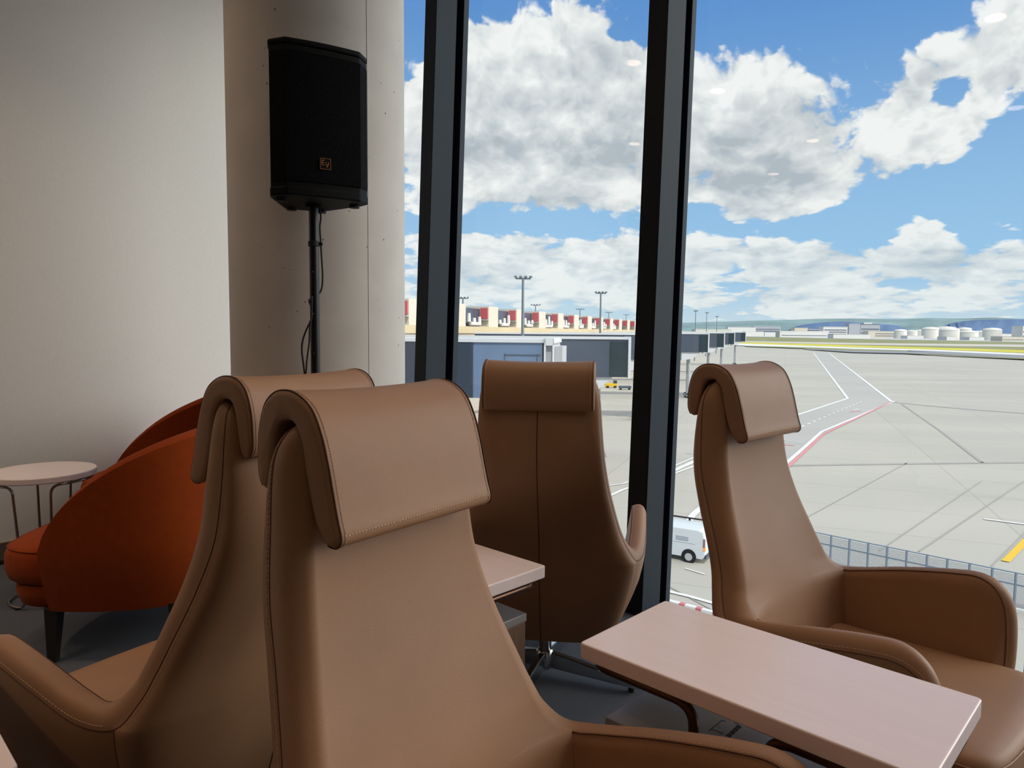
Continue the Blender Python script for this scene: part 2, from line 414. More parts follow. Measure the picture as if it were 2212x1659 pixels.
def make_chair():
    root = empty('lounge_chair')
    # ---- backrest
    mb = MB(); V = np.linspace(-1, 1, 45)
    YC = spline([(z, y, 0) for z, y in ((.15, .13), (.19, .10), (.27, .07), (.35, .047), (.45, .026), (.55, .004), (.65, -.028), (.75, -.066), (.85, -.090), (.95, -.092), (1.05, -.074), (1.12, -.044))], 8)
    def yc(z): return float(np.interp(z, [p[0] for p in YC], [p[1] for p in YC]))
    def outer_row(Wd, Y1, z):
        b = Y1 - yc(z); e = 2 / np.interp(z, [.3, .6, .9], [2.6, 2.8, 3.4])
        row = []
        for v in V:
            ph = abs(v) * math.pi / 2
            row.append((math.copysign(Wd * math.sin(ph) ** e, v) if v else 0, Y1 - b * max(math.cos(ph), 0) ** e, z))
        return row
    out_rows = [outer_row(s1[i][0], s1[i][1], s1[i][2]) for i in range(JI + 1)]
    j1 = s1[JI]
    def side_col(t, top=None, bot=None):
        a = j1 if top is None else top; b = np.array((.245, .17, .19)) if bot is None else bot
        return np.array((a[0] + (b[0] - a[0]) * t ** 1.4, a[1] + (b[1] - a[1]) * t, a[2] + (b[2] - a[2]) * t))
    for k in range(1, 17):
        t = k / 16; q = side_col(t); out_rows.append(outer_row(*q))
    mb.grid(out_rows)
    YI = spline([(z, y, 0) for z, y in ((.25, .226), (.32, .21), (.4, .186), (.5, .152), (.58, .122), (.65, .096), (.75, .061), (.85, .034), (.95, .021), (1.05, .009), (1.13, -.004))], 8)
    def inner_row(Wd, Y2, z):
        c = float(np.interp(z, [p[0] for p in YI], [p[1] for p in YI]))
        return [(Wd * v, c + (Y2 - c) * abs(v) ** 3, z) for v in V]
    in_rows = [inner_row(s2[i][0], s2[i][1], s2[i][2]) for i in range(JI + 1)]
    j2 = s2[JI]
    for k in range(1, 9):
        t = k / 8; in_rows.append(inner_row(j2[0] + (.266 - j2[0]) * t, j2[1] + .02 * t, j2[2] + (.3 - j2[2]) * t))
    mb.grid(in_rows, flip=True)
    for f in (lambda p: tuple(p), mir):
        mb.grid([[f(p) for p in strip_pts(i)] for i in range(JI + 1)], flip=f is mir)
    # top closing strip
    a, b = in_rows[0], out_rows[0]
    mb.grid([[tuple(np.array(p) * (1 - w) + np.array(q) * w + np.array((0, 0, .006 * 4 * w * (1 - w)))) for w in np.linspace(0, 1, 7)] for p, q in zip(a, b)])
    br = mb.build('backrest', 'leather', root, smooth='full', weld=.0004)
    # seams of the backrest
    def seam(pts, r, par, closed=False):
        q = MB(); q.tube(pts, r, 6, closed=closed); return q.build('seam', 'seam', par, smooth='full')
    for f in (lambda p: tuple(p), mir):
        seam([f(s1[i]) for i in range(0, JI + 1)], .0013, br)
    seam([(0, r[22][1] + .0001, r[22][2]) for r in out_rows], .0018, br)
    st = MB()
    for k in range(6, JI, 1):
        for h in (0, .5):
            for c0, c1 in ((-1, -2), (0, 1)):
                def q(u):
                    a, b = np.array(out_rows[k]), np.array(out_rows[k + 1]); p = (a[c0] * .35 + a[c1] * .65) * (1 - u) + (b[c0] * .35 + b[c1] * .65) * u
                    return p + np.array((math.copysign(.0006, p[0]), -.0002, 0))
                st.tube([q(h), q(h + .3)], .0008, 4)
    st.build('stitching', 'thread', br)['kind'] = 'stuff'
    # ---- armrests
    N1 = len(s1)
    for f, nm in ((lambda p: tuple(p), 1), (mir, 0)):
        mb = MB(); idx = list(range(JI, N1))
        L = [0.0]
        for i in idx[1:]: L.append(L[-1] + np.linalg.norm(s1[i] - s1[i - 1]))
        outer, inner = [], []
        for i, l in zip(idx, L):
            tau = min(l / (L[-1] * .78), 1)
            bo = np.array((.245 + .03 * tau, .17 + (.60 - .17) * tau, .19)); p = s1[i]
            if i >= N1 - 22:
                k = (i - (N1 - 22)) / 21; bo = bo * (1 - k) + np.array((.318, .61, .205)) * k
            bu = .014 * min(l / .2, 1); outer.append([f(side_col(w, p, bo) + np.array((bu * 4 * w * (1 - w), 0, 0))) for w in np.linspace(0, 1, 17)])
            q = s2[i]; bi = np.array((min(q[0], .268), min(q[1], .598), min(.295, q[2] - .01)))
            inner.append([f(q * (1 - w) + bi * w) for w in np.linspace(0, 1, 9)])
        mb.grid(outer, flip=f is mir); mb.grid(inner, flip=f is not mir)
        mb.grid([[f(p) for p in strip_pts(i)] for i in idx], flip=f is mir)
        ar = mb.build('armrest', 'leather', root, smooth='full', weld=.0003)
        seam([f(s1[i]) for i in idx], .0013, ar); seam([f(s2[i]) for i in idx], .0012, ar)
        seam(outer[0], .001, ar); seam(inner[0], .001, ar)
        st = MB()
        for i in range(JI + 2, N1 - 12):
            for w0 in (.09, .9):
                for h in (0, .5):
                    a = s2[i] + (s2[i + 1] - s2[i]) * h; 
                    q = strip_pts(i, 20); q2 = strip_pts(i + 1, 20); k = int(w0 * 20)
                    p0 = q[k] * (1 - h) + q2[k] * h; p1 = q[k] * (1 - h - .3) + q2[k] * (h + .3)
                    st.tube([f(p0), f(p1)], .0008, 4)
        st.build('stitching', 'thread', ar)['kind'] = 'stuff'
    # ---- seat cushion
    pts = []
    def half(t):
        # outline of the seat in plan, right half from the back (t=0) to the front middle (t=1)
        return spline([(.262, .13, 0), (.268, .35, 0), (.28, .55, 0), (.292, .64, 0), (.282, .70, 0), (.235, .735, 0), (.13, .75, 0), (0, .754, 0)], 6)
    hp = half(0); outl = [(p[0], p[1]) for p in hp] + [(-p[0], p[1]) for p in hp[-2::-1]]
    cx0, cy0 = 0, .44
    def ring(z, inset):
        r = []
        for x, y in outl:
            d = math.hypot(x - cx0, y - cy0); k = max(0, (d - inset) / d); r.append((cx0 + (x - cx0) * k, cy0 + (y - cy0) * k, z + (.012 if inset > .1 else 0)))
        return r
    mb = MB(); mb.rings([ring(.20, .03), ring(.215, .008), ring(.27, 0), ring(.315, 0), ring(.333, .004), ring(.343, .02), ring(.349, .06), ring(.342, .14), ring(.345, .24)])
    stc = mb.build('seat', 'leather', root, smooth=True, ang=60)
    sm = MB(); sm.tube(ring(.322, -.001), .0024, 6, closed=True); sm.build('piping', 'leather', stc, smooth=True)
    # ---- headrest: padded roll hung over the top of the back
    prof = [(-.098, 1.012), (-.106, 1.03), (-.107, 1.06), (-.103, 1.10), (-.089, 1.138), (-.064, 1.158), (-.032, 1.163), (-.002, 1.156), (.026, 1.137), (.046, 1.102), (.060, 1.06), (.070, 1.02), (.079, .985), (.086, .962), (.083, .949), (.070, .943),
            (.052, .948), (.033, .972), (.017, 1.02), (.008, 1.06), (.001, 1.092), (-.013, 1.113), (-.030, 1.119), (-.050, 1.112), (-.060, 1.09), (-.067, 1.05), (-.074, 1.02), (-.085, 1.008)]
    P = spline([(y, z, 0) for y, z in prof] + [(prof[0][0], prof[0][1], 0)], 4)[:-1]; P = [p[:2] for p in P]
    cen = []
    for i, p in enumerate(P):
        a, b = P[i - 1], P[(i + 1) % len(P)]; t = b - a; nrm = np.array((-t[1], t[0])); cen.append(nrm / np.linalg.norm(nrm))
    # make normals point inward (profile runs clockwise seen from +x)
    if np.dot(cen[len(P) // 4], np.array((-.03, 1.05)) - P[len(P) // 4]) < 0: cen = [-c for c in cen]
    hw = .172; rs = []
    stations = [(-hw - .0042, .0095), (-hw - .0038, .0078), (-hw - .0028, .0055), (-hw - .0012, .0028), (-hw + .0012, .001), (-hw + .005, .0002), (-hw + .012, 0)] + [(x, 0) for x in np.linspace(-hw + .04, hw - .04, 15)] + [(hw - .012, 0), (hw - .005, .0002), (hw - .0012, .001), (hw + .0012, .0028), (hw + .0028, .0055), (hw + .0038, .0078), (hw + .0042, .0095)]
    for x, ins in stations:
        dip = -.005 * (1 - (x / hw) ** 2) if abs(x) < hw else 0
        rs.append([(x, p[0] + c[0] * ins, p[1] + c[1] * ins + dip * max(0, (p[1] - 1.0) / .16)) for p, c in zip(P, cen)])
    mb = MB(); mb.rings(rs); hd = mb.build('headrest', 'leather', root, smooth='full')
    st = MB(); NP = len(P); no = int(NP * 16 / 28)
    for sx in (-1, 1):
        loop = [(sx * (hw - .0015), p[0] - c[0] * .0004, p[1] - c[1] * .0004) for p, c in zip(P[:no], cen[:no])]
        seam(loop, .0012, hd)
        for i in range(no - 1):
            for h in (.0, .34, .67):
                q = [np.array((sx * (hw - .009), P[k][0] - cen[k][0] * .0004, P[k][1] - cen[k][1] * .0004)) for k in (i, i + 1)]
                st.tube([q[0] * (1 - h) + q[1] * h, q[0] * (1 - h - .2) + q[1] * (h + .2)], .0008, 4)
    kb = int(NP * 13 / 28)
    for k in (kb,):
        for x in np.arange(-hw + .01, hw - .01, .0062):
            st.tube([(x, P[k][0] - cen[k][0] * .0005, P[k][1] - cen[k][1] * .0005), (x + .0036, P[k][0] - cen[k][0] * .0005, P[k][1] - cen[k][1] * .0005)], .0009, 4)
    st.build('stitching', 'thread', hd)['kind'] = 'stuff'
    # ---- pedestal with four flat spokes
    mb = MB(); mb.lathe((0, 0), [(.024, .03), (.024, .195), (.05, .197), (.05, .203)], 28)
    ped = mb.build('pedestal', 'chrome_dark', root, smooth=True); ped.location = (0, .255, 0)
    hb = MB(); hb.lathe((0, 0), [(.026, .022), (.033, .03), (.033, .085), (.027, .094)], 28); hb.build('hub', 'chrome', ped, smooth=True)
    for k in range(4):
        mb = MB(); rr = []
        for x, h0, h1, wv in ((.025, .03, .088, .012), (.10, .027, .078, .0125), (.20, .023, .060, .0125), (.31, .018, .042, .012), (.355, .016, .034, .011), (.364, .018, .030, .008)):
            rr.append([(x, -wv, h0), (x, wv, h0), (x, wv, h1 - .003), (x, wv - .003, h1), (x, -wv + .003, h1), (x, -wv, h1 - .003)])
        mb.rings(rr)
        ft = mb.build('foot', 'chrome', ped, smooth=True, ang=40); ft.rotation_euler = (0, 0, k * math.pi / 2)
        gl = MB(); gl.cyl((.325, 0), .012, .010, 0, .019, 14); g2 = gl.build('glide', 'rubber', ft)
    return root

CH = [((-.206, 1.168), 126.5, 'tan leather high back lounge chair nearest the camera, seen from its left front corner', 20),
      ((-.485, 1.52), -58.0, 'tan leather high back lounge chair turned away, just behind the nearest chair', 35),
      ((.092, 2.277), 8.2, 'tan leather lounge chair seen straight from behind, facing the window', 15.4),
      ((.725, 2.159), 136.1, 'tan leather lounge chair beside the long pale table, its seat and both arms in view', 28)]
proto = make_chair()
for k, ((x, y), a, lb, rb) in enumerate(CH):
    o = proto if k == 0 else copy_tree(proto)
    o.location = (x, y, 0); o.rotation_euler = (0, 0, -R(a))
    tag(o, lb, 'lounge chair', 'tan lounge chairs')
    for c in o.children:
        if c.name.startswith('pedestal'): c.rotation_euler = (0, 0, -R(rb))

# ================================================================== LAPTOP TABLES
def make_table():
    root = empty('side_table')
    mb = MB(); hx, hy, r = .33, .167, .008; o = []
    for cx, cy, a0 in ((hx - r, hy - r, 0), (-hx + r, hy - r, 90), (-hx + r, -hy + r, 180), (hx - r, -hy + r, 270)):
        for k in range(5): o.append((cx + r * math.cos(R(a0 + k * 22.5)), cy + r * math.sin(R(a0 + k * 22.5))))
    mb.prism(o, .565, .6); mb.build('tabletop', 'laminate', root, bevel=.0035, segs=3)
    for sx in (-1, 1):
        p = fillet([(sx * .072, -.142, .458), (sx * .072, -.142, .5505), (sx * .314, -.142, .5505), (sx * .314, .137, .5505), (sx * .072, .137, .5505), (sx * .072, .137, .455)], .045, 8)
        b = MB(); b.tube(p, .0105, 12); b.build('tube_frame', 'bronze', root, smooth='full')
    b = MB(); b.box(-.263, .286, -.157, .132, 0, .436)
    cb = b.build('cabinet', 'wood', root, bevel=.002)
    b = MB(); b.box(-.265, .288, -.16, .135, .437, .46); sl = b.build('cabinet_top', 'slab', cb, bevel=.002)
    return root, sl
tb, slab_top = make_table()
TZ = -R(44.03)
tables = [((.500, 1.345), 'long pale table with grey cabinet base beside the window lounge chair'),
          ((-.254, 2.055), 'pale table half hidden between the nearest chair and the chair seen from behind'),
          ((-1.087, 1.126), 'pale table of which only a corner shows at the lower left edge')]
for k, ((x, y), lb) in enumerate(tables):
    o = tb if k == 0 else copy_tree(tb)
    o.location = (x, y, 0); o.rotation_euler = (0, 0, TZ); tag(o, lb, 'table', 'pale lounge tables')
# printed marks on the cabinet top of the long table (they sit on its grey slab)
TM = Matrix.Translation((.500, 1.345, 0)) @ Matrix.Rotation(TZ, 4, 'Z'); TI = TM.inverted()
def loc46(zx, zy):                                       # zoomed sample of the mark area -> table coordinates
    p = TI @ unz(1500 + zx / 15.8, 1540 + zy / 15.8, .46); return Vector((p.x, p.y, .4603))
pm = MB()
def bar(mbx, a, b, wd):
    a, b = loc46(*a), loc46(*b); d = (b - a).normalized(); q = Vector((-d.y, d.x, 0)) * wd
    mbx.add([a - q, b - q, b + q, a + q], [(0, 1, 2, 3)]); n0 = len(mbx.v) - 4
    mbx.add([v + Vector((0, 0, .0003)) for v in (a - q, b - q, b + q, a + q)], [(0, 1, 2, 3)])
for (x, y) in ((1165, 790), (1280, 690), (1385, 595), (1490, 500)):
    bar(pm, (x - 80, y - 35), (x + 30, y + 40), .0011); bar(pm, (x - 45, y - 60), (x + 70, y + 10), .0011); bar(pm, (x - 10, y - 85), (x + 100, y - 20), .0013)
    bar(pm, (x + 30, y + 40), (x + 100, y - 20), .0016)
bar(pm, (1340, 335), (1500, 385), .0008)
t1 = tb
mk = pm.build('printed_symbols', 'print', None)
pm2 = MB()
bar(pm2, (500, 620), (940, 260), .0012); bar(pm2, (940, 260), (1050, 300), .0022); bar(pm2, (560, 560), (760, 600), .0009)
bar(pm2, (780, 430), (890, 460), .0007); bar(pm2, (800, 520), (880, 530), .0007); bar(pm2, (770, 600), (950, 740), .0008); bar(pm2, (850, 650), (1030, 690), .0009)
mk2 = pm2.build('printed_outline', 'print_soft', None)
cabp = [c for c in tb.children if c.name.startswith('cabinet')][0]
for q in (mk, mk2):
    q.parent = cabp; q['label'] = 'dark printed symbols on the grey slab'

# ================================================================== ORANGE TUB CHAIRS
def make_tub():
    root = empty('tub_chair')
    # plan: open at +y; angle a from -150..150 degrees measured from the back (-y)
    def plan(a, ins):
        s, c = math.sin(a), math.cos(a); e = 2 / 2.6
        x = math.copysign(abs(s) ** e, s) * (.335 - ins); y = -math.copysign(abs(c) ** e, c) * (.40 - ins) + .0
        return x, y
    def rim(y):
        t = min(max((y + .50) / .70, 0), 1); return .37 + .53 * math.sqrt(max(1 - t ** 1.4, 0))
    amax = R(112); NA = 60; A_ = np.linspace(-amax, amax, NA + 1)
    outer, inner, top = [], [], []
    for a in A_:
        xo, yo = plan(a, 0); xi, yi = plan(a, .055); zr = rim(yo)
        taper = lambda z: 1 - .10 * max(0, (.45 - z) / .25) ** 1.5
        oc = []
        for w in np.linspace(0, 1, 18):
            z = .205 + (zr - .016 - .205) * w; k = taper(z); lean = 1 + .05 * max(0, (z - .45))
            oc.append((xo * k * lean, yo * k * lean, z))
        tp = []
        for w in np.linspace(0, 1, 7):
            x = oc[-1][0] * (1 - w) + xi * w; y = oc[-1][1] * (1 - w) + yi * w
            tp.append((x, y, zr - .016 + .016 * math.sin(math.pi * w)))
        ic = [(xi, yi, zr - .016 + (.30 - zr + .016) * w) for w in np.linspace(0, 1, 10)]
        outer.append(oc + tp[1:] + ic[1:])
    mb = MB(); mb.grid(outer)
    for r in (outer[0], outer[-1]): mb.add(r, [tuple(range(len(r)))])
    mb.build('shell', 'orange', root, smooth=True, weld=.0003, ang=50)
    # seat base and cushion
    def outl(sx, yb, yf, k=1):
        q = spline([(.0, yb, 0), (.16 * sx / .28, yb + .015, 0), (sx * .86, yb + .13, 0), (sx, -.02, 0), (sx * 1.0, .16, 0), (sx * .93, .28, 0), (sx * .68, yf - .03, 0), (sx * .3, yf - .004, 0), (0, yf, 0)], 5)
        return [(p[0], p[1]) for p in q] + [(-p[0], p[1]) for p in q[-2:0:-1]]
    def rr(o, z, ins):
        out = []
        for x, y in o:
            d = math.hypot(x, y) or 1; k = max(0, (d - ins) / d); out.append((x * k, y * k, z))
        return out
    o = outl(.285, -.33, .375)
    mb = MB(); mb.rings([rr(o, .205, .04), rr(o, .215, .02), rr(o, .26, .004), rr(o, .295, .01)]); mb.build('seat_base', 'orange', root, smooth=True, ang=60)
    o = outl(.29, -.33, .40)
    mb = MB(); mb.rings([rr(o, .295, .02), rr(o, .305, .004), rr(o, .34, -.008), rr(o, .40, -.004), rr(o, .425, .008), rr(o, .437, .04), rr(o, .445, .12), rr(o, .452, .22)])
    cu = mb.build('seat_cushion', 'orange', root, smooth=True, ang=60)
    b = MB(); b.tube(rr(o, .424, .006), .003, 6, closed=True); b.build('piping', 'orange', cu, smooth=True)
    for x, y in ((.25, .17), (-.25, .17), (.23, -.27), (-.23, -.27)):
        b = MB(); n = 4
        def sq(cx, cy, h, z): return [(cx - h, cy - h, z), (cx + h, cy - h, z), (cx + h, cy + h, z), (cx - h, cy + h, z)]
        s = 1.04; b.rings([sq(x * s, y * s, .015, 0), sq(x, y, .026, .212)]); b.build('leg', 'darkwood', root, bevel=.002)
    return root
tub = make_tub()
TUBS = [((-1.56, 2.86), -94, 'orange felt tub chair with dark legs, the nearer one, beside the white round table'),
        ((-1.90, 3.90), -96, 'orange felt tub chair farther back against the left wall, only its curved back showing')]
for k, ((x, y), a, lb) in enumerate(TUBS):
    o = tub if k == 0 else copy_tree(tub)
    o.location = (x, y, 0); o.rotation_euler = (0, 0, -R(a)); tag(o, lb, 'tub chair', 'orange tub chairs')
    if k: o.scale = (1, 1, 1.06)

# ================================================================== ROUND TABLE
rt = empty('round_table', (-2.15, 3.22, 0)); tag(rt, 'small round white side table on bent chrome wire legs', 'table')
b = MB(); b.lathe((0, 0), [(.195, .572), (.211, .573), (.215, .577), (.215, .598), (.212, .602), (.1, .602)], 64); b.build('table_top', 'white_top', rt, smooth=True)
for a0 in (R(20), R(200)):
    half = R(69)
    def rp(a, r, z): return Vector((r * math.cos(a), r * math.sin(a), z))
    RT, RB, ZT, ZB, dz, da = .196, .150, .563, .0095, .045, R(13)
    def bez(a, c, d): return [(1 - t) ** 2 * a + 2 * t * (1 - t) * c + t * t * d for t in np.linspace(0, 1, 9)]
    aS, aE = a0 - half, a0 + half
    top = bez(rp(aS, RT, ZT - dz), rp(aS, RT, ZT), rp(aS + da, RT, ZT)) + [rp(a, RT, ZT) for a in np.linspace(aS + da, aE - da, 24)[1:-1]] + bez(rp(aE - da, RT, ZT), rp(aE, RT, ZT), rp(aE, RT, ZT - dz))
    bot = bez(rp(aE, RB, ZB + dz), rp(aE, RB, ZB), rp(aE - da, RB, ZB)) + [rp(a, RB, ZB) for a in np.linspace(aE - da, aS + da, 24)[1:-1]] + bez(rp(aS + da, RB, ZB), rp(aS, RB, ZB), rp(aS, RB, ZB + dz))
    b = MB(); b.tube(top + bot, .0058, 10, closed=True); lp = b.build('leg_loop', 'chrome_dark', rt, smooth='full')
    for a in (aS + R(16), aE - R(16)):
        g = MB(); c = rp(a, RB, 0); g.cyl((c.x, c.y), .010, .010, 0, .006, 14); g.build('glide', 'rubber', lp)

# ================================================================== LOUDSPEAKER ON ITS POLE
SP = Vector((-.79, 2.85, 0))
st = empty('speaker_stand', SP); tag(st, 'black round steel pole stand carrying the loudspeaker in front of the column', 'stand')
zb = uny(690, 449, 2.85).z
b = MB(); b.lathe((0, 0), [(.2, 0), (.2, .012), (.19, .018), (.03, .02), (.03, .05)], 40); b.build('base_plate', 'black', st, smooth=True)
b = MB(); b.lathe((0, 0), [(.0185, .02), (.0185, zb - .001)], 24); b.build('pole', 'black', st, smooth=True)
zc = uny(684, 527, 2.85).z
b = MB(); b.lathe((0, 0), [(.0195, zc - .011), (.0225, zc - .009), (.0225, zc + .009), (.0195, zc + .011)], 24); b.box(.02, .034, -.006, .006, zc - .006, zc + .006); b.build('collar', 'rubber', st)
for yy in (588, 678, 763):
    z = uny(684, yy, 2.85).z; b = MB(); b.cyl((-.0005, -.0184), .0022, .0022, z - .0022, z + .0022, 8); b.build('pin_hole', 'chrome_dark', st)
sp = empty('loudspeaker', (SP.x, SP.y, zb)); sp.rotation_euler = (0, 0, R(30)); tag(sp, 'black loudspeaker with perforated grille and copper square badge, on the pole', 'loudspeaker')
Hs = uny(690, 126, 2.85).z - zb
# plan: bowed grille front at -y, chamfered shoulders, narrower rear
def plan_sp(g=0):
    fr = [(x, -.160 - g - .010 * (1 - (x / .14) ** 2)) for x in np.linspace(-.14, .14, 13)]
    return [(-.184 - g, -.108)] + fr + [(.184 + g, -.108), (.174 + g, -.06), (.075, .16 + g), (-.075, .16 + g), (-.174 - g, -.06)]
b = MB(); b.prism(plan_sp(), .03, Hs - .022); bd = b.build('cabinet_body', 'speaker', sp, bevel=.004)
b = MB(); b.prism(plan_sp(.004), Hs - .021, Hs); b.build('top_cap', 'speaker', sp, bevel=.006)
b = MB(); b.prism(plan_sp(.003), .012, .045); b.build('bottom_cap', 'speaker', sp, bevel=.006)
b = MB()
gp = [(-.183, -.112)] + [(x, -.165 - .010 * (1 - (x / .14) ** 2)) for x in np.linspace(-.14, .14, 17)] + [(.183, -.112)]
gi = [(x * .97, y + .012) for x, y in gp]
poly = gp + gi[::-1]
b.prism(poly, .065, Hs - .045)
gr = b.build('grille', 'grille', sp)
for px, py in ((-.14, -.08), (.14, -.08), (-.06, .11), (.06, .11)):
    b = MB(); b.cyl((px, py), .02, .018, .0, .014, 18); b.build('rubber_foot', 'rubber', sp)
b = MB(); b.lathe((0, 0), [(.032, .0), (.032, .014)], 24); b.build('pole_cup', 'speaker', sp)
bz = .135; yb = -.165 - .010 - .0015
bdg = MB(); s = .0195
bdg.box(-s, s, yb - .002, yb + .003, bz - s, bz + s); bg = bdg.build('badge', 'speaker', gr)
e = MB(); y0, y1 = yb - .0036, yb - .0018
def seg(x0, z0, x1, z1, w=.0016):
    d = Vector((x1 - x0, 0, z1 - z0)); L_ = d.length; T = Matrix.Translation((x0, y0, bz + z0)) @ Matrix.Rotation(-math.atan2(d.z, d.x), 4, 'Y')
    e.box(0, L_, 0, y1 - y0, -w / 2, w / 2, T=T)
for q in ((-s, -s, s, -s), (-s, s, s, s), (-s, -s, -s, s), (s, -s, s, s)): seg(*q, w=.0017)
for q in ((-.0135, -.004, -.0135, .013), (-.0135, .013, -.003, .013), (-.0135, .0045, -.005, .0045), (-.0135, -.004, -.003, -.004)): seg(*q, w=.0026)
for q in ((.001, .006, .0065, -.0125), (.0065, -.0125, .0125, .006)): seg(*q, w=.0028)
e.build('badge_letters', 'copper', bg)
# cable
cab = MB()
def cp(px, py, dy=0): return uny(px, py, 2.85 + dy)
p1 = [(690, 446), (693, 470), (691, 490), (693, 525), (695, 560), (697, 600), (694, 626), (684, 640)]
p2 = [(674, 640), (673, 670), (672, 690), (662, 712), (654, 735), (652, 758), (656, 792), (662, 850), (668, 960)]
p3 = [(672, 690), (669, 710), (668, 740), (664, 770), (662, 790), (661, 830), (664, 960)]
for p, dd in ((p1, .026), (p2, -.03), (p3, -.03)):
    cab.tube([Vector(q) for q in spline([cp(x, y, dd) for x, y in p], 6)], .0036, 6)
cab.tube([Vector(q) for q in spline([cp(684, 640, .026), cp(668, 648, .0), cp(673, 665, -.03)], 6)], .0036, 6)
tag(cab.build('speaker_cable', 'rubber', smooth='full'), 'thin black cable hanging in a loop down the loudspeaker pole', 'cable')

# ================================================================== OUTDOORS: GROUND
mb = MB(); mb.add([(-3000, -200, G), (9000, -200, G), (9000, 9000, G), (-3000, 9000, G)], [(0, 1, 2, 3)])
apron = struct(mb.build('apron', 'apron'))
def gpoly(name, m, top, bot, z, parent=apron):
    b = MB(); t = [unz(x, y, G) for x, y in top]; q = [unz(x, y, G) for x, y in bot]
    vs = [(p.x, p.y, G + z) for p in t + q[::-1]]; b.add(vs, [tuple(range(len(vs)))]); return b.build(name, m, parent, recalc=False)
def gline(name, m, pts, wd, z=.05, parent=apron, dash=None):
    b = MB(); q = [unz(x, y, G) for x, y in pts]
    for a, c in zip(q, q[1:]):
        d = (c - a); L_ = d.length; d.normalize(); nn = Vector((-d.y, d.x, 0)) * wd / 2
        if dash:
            s = 0
            while s < L_:
                e = min(s + dash[0], L_); p, r = a + d * s, a + d * e
                b.add([Vector((v.x, v.y, G + z)) for v in (p - nn, r - nn, r + nn, p + nn)], [(0, 1, 2, 3)]); s += dash[0] + dash[1]
    if not dash:
        lp, rp_ = [], []
        for k, p in enumerate(q):
            d0_ = (q[k] - q[k - 1]).normalized() if k else (q[1] - q[0]).normalized()
            d1_ = (q[k + 1] - q[k]).normalized() if k < len(q) - 1 else d0_
            t = (d0_ + d1_).normalized(); nn = Vector((-t.y, t.x, 0)); w_ = min(wd / 2 / max(t.dot(d1_), .3), wd)
            lp.append(Vector((p.x, p.y, G + z)) + nn * w_); rp_.append(Vector((p.x, p.y, G + z)) - nn * w_)
        b.grid([lp, rp_], flip=True)
    return b.build(name, m, parent, recalc=False)
# airfield strips beyond the apron
gpoly('far_yard', 'yard', [(1300, 721.5), (1900, 727), (2500, 732)], [(1300, 729), (1610, 730), (2212, 741), (2500, 746)], .10)
gpoly('grass_strip', 'grass', [(1380, 725), (1610, 727), (1840, 732), (2212, 739), (2500, 744)], [(1380, 735), (1610, 737), (1840, 741), (2212, 745), (2500, 748)], .2)
gpoly('runway', 'taxipale', [(1380, 735), (1610, 737), (1840, 741), (2212, 745), (2500, 748)], [(1380, 739), (1610, 740), (1840, 746), (2212, 751), (2500, 756)], .3)
gpoly('grass_strip', 'grass', [(1610, 739.6), (1840, 745), (2212, 750), (2500, 755)], [(1610, 740.6), (1840, 747), (2212, 758), (2500, 767)], .4)
gpoly('flower_strip', 'rape', [(1480, 738.5), (1610, 740), (1840, 746.5), (2020, 752), (2212, 757.5), (2500, 767)], [(1480, 741), (1610, 743.4), (1840, 751), (2020, 756.5), (2212, 764), (2500, 774)], .5)
gpoly('shoulder', 'bwhite', [(1590, 743), (1610, 743.4), (1840, 751.5), (2020, 757), (2212, 765), (2500, 775)], [(1590, 747), (1610, 748), (1840, 755), (2020, 760.5), (2212, 769), (2500, 780)], .6)
gpoly('grass_strip', 'grass', [(1610, 748), (1740, 751.5), (1840, 755), (1960, 758.5)], [(1610, 749.5), (1740, 754.5), (1840, 759), (1960, 760.5)], .62)
gpoly('taxiway', 'taxi', [(1740, 755), (1840, 759), (2020, 761), (2212, 769), (2500, 780)], [(1740, 756), (1840, 763), (2020, 767), (2212, 776), (2500, 787)], .64)
gpoly('grass_strip', 'grass', [(1960, 765), (2212, 776), (2500, 787)], [(1960, 766), (2212, 778.5), (2500, 790)], .66)
# lane between the painted edge lines
gpoly('taxi_lane', 'graypaint', [(1757, 762), (1831, 861), (1715, 899), (1480, 980)], [(1790, 762), (1925, 868), (1775, 942), (1700, 1008)], .02)
gline('edge_line', 'whitepaint', [(1757, 762), (1831, 861), (1715, 899), (1450, 1020)], .55)
gline('edge_line', 'whitepaint', [(1790, 762), (1926, 868)], .6)
gline('edge_line', 'whitepaint', [(1932, 867), (1775, 933), (1740, 965), (1700, 1000), (1640, 1055)], .45, .06)
gline('red_edge_line', 'redpaint', [(1926, 868), (1778, 939), (1745, 970), (1702, 1009), (1640, 1068)], .38, .07)
gline('dashed_line', 'whitepaint', [(1860, 868), (1725, 925), (1600, 985)], .3, .05, dash=(1.5, 2.0))
gline('painted_bar', 'whitepaint', [(1690, 951), (1740, 957)], .28); gline('painted_bar', 'whitepaint', [(1690, 956), (1735, 960)], .22)
gline('painted_bar', 'redpaint', [(1690, 961), (1716, 963)], .5); gline('painted_bar', 'redpaint', [(1838, 890), (1858, 888)], .7); gline('painted_bar', 'whitepaint', [(1842, 886), (1856, 884)], .4)
gline('tyre_mark', 'tyremark', [(1931, 869), (2000, 876), (2090, 884), (2212, 893), (2400, 905)], 1.8, .03)
gline('tyre_mark', 'tyremark', [(1705, 1006), (1880, 1003), (2212, 999), (2400, 997)], .8, .03)
gline('joint_seam', 'joint', [(1948, 873), (2030, 930), (2122, 1000)], .35, .03); gline('joint_seam', 'joint', [(2212, 1040), (1985, 1192)], .14, .03)
gline('white_marking', 'whitepaint', [(2125, 1122), (2240, 1137)], .32)
gline('yellow_marking', 'yellowpaint', [(2172, 1214), (2225, 1160), (2290, 1095)], .42)
gline('joint_seam', 'joint', [(2142, 1224), (2260, 1105)], .09, .03)
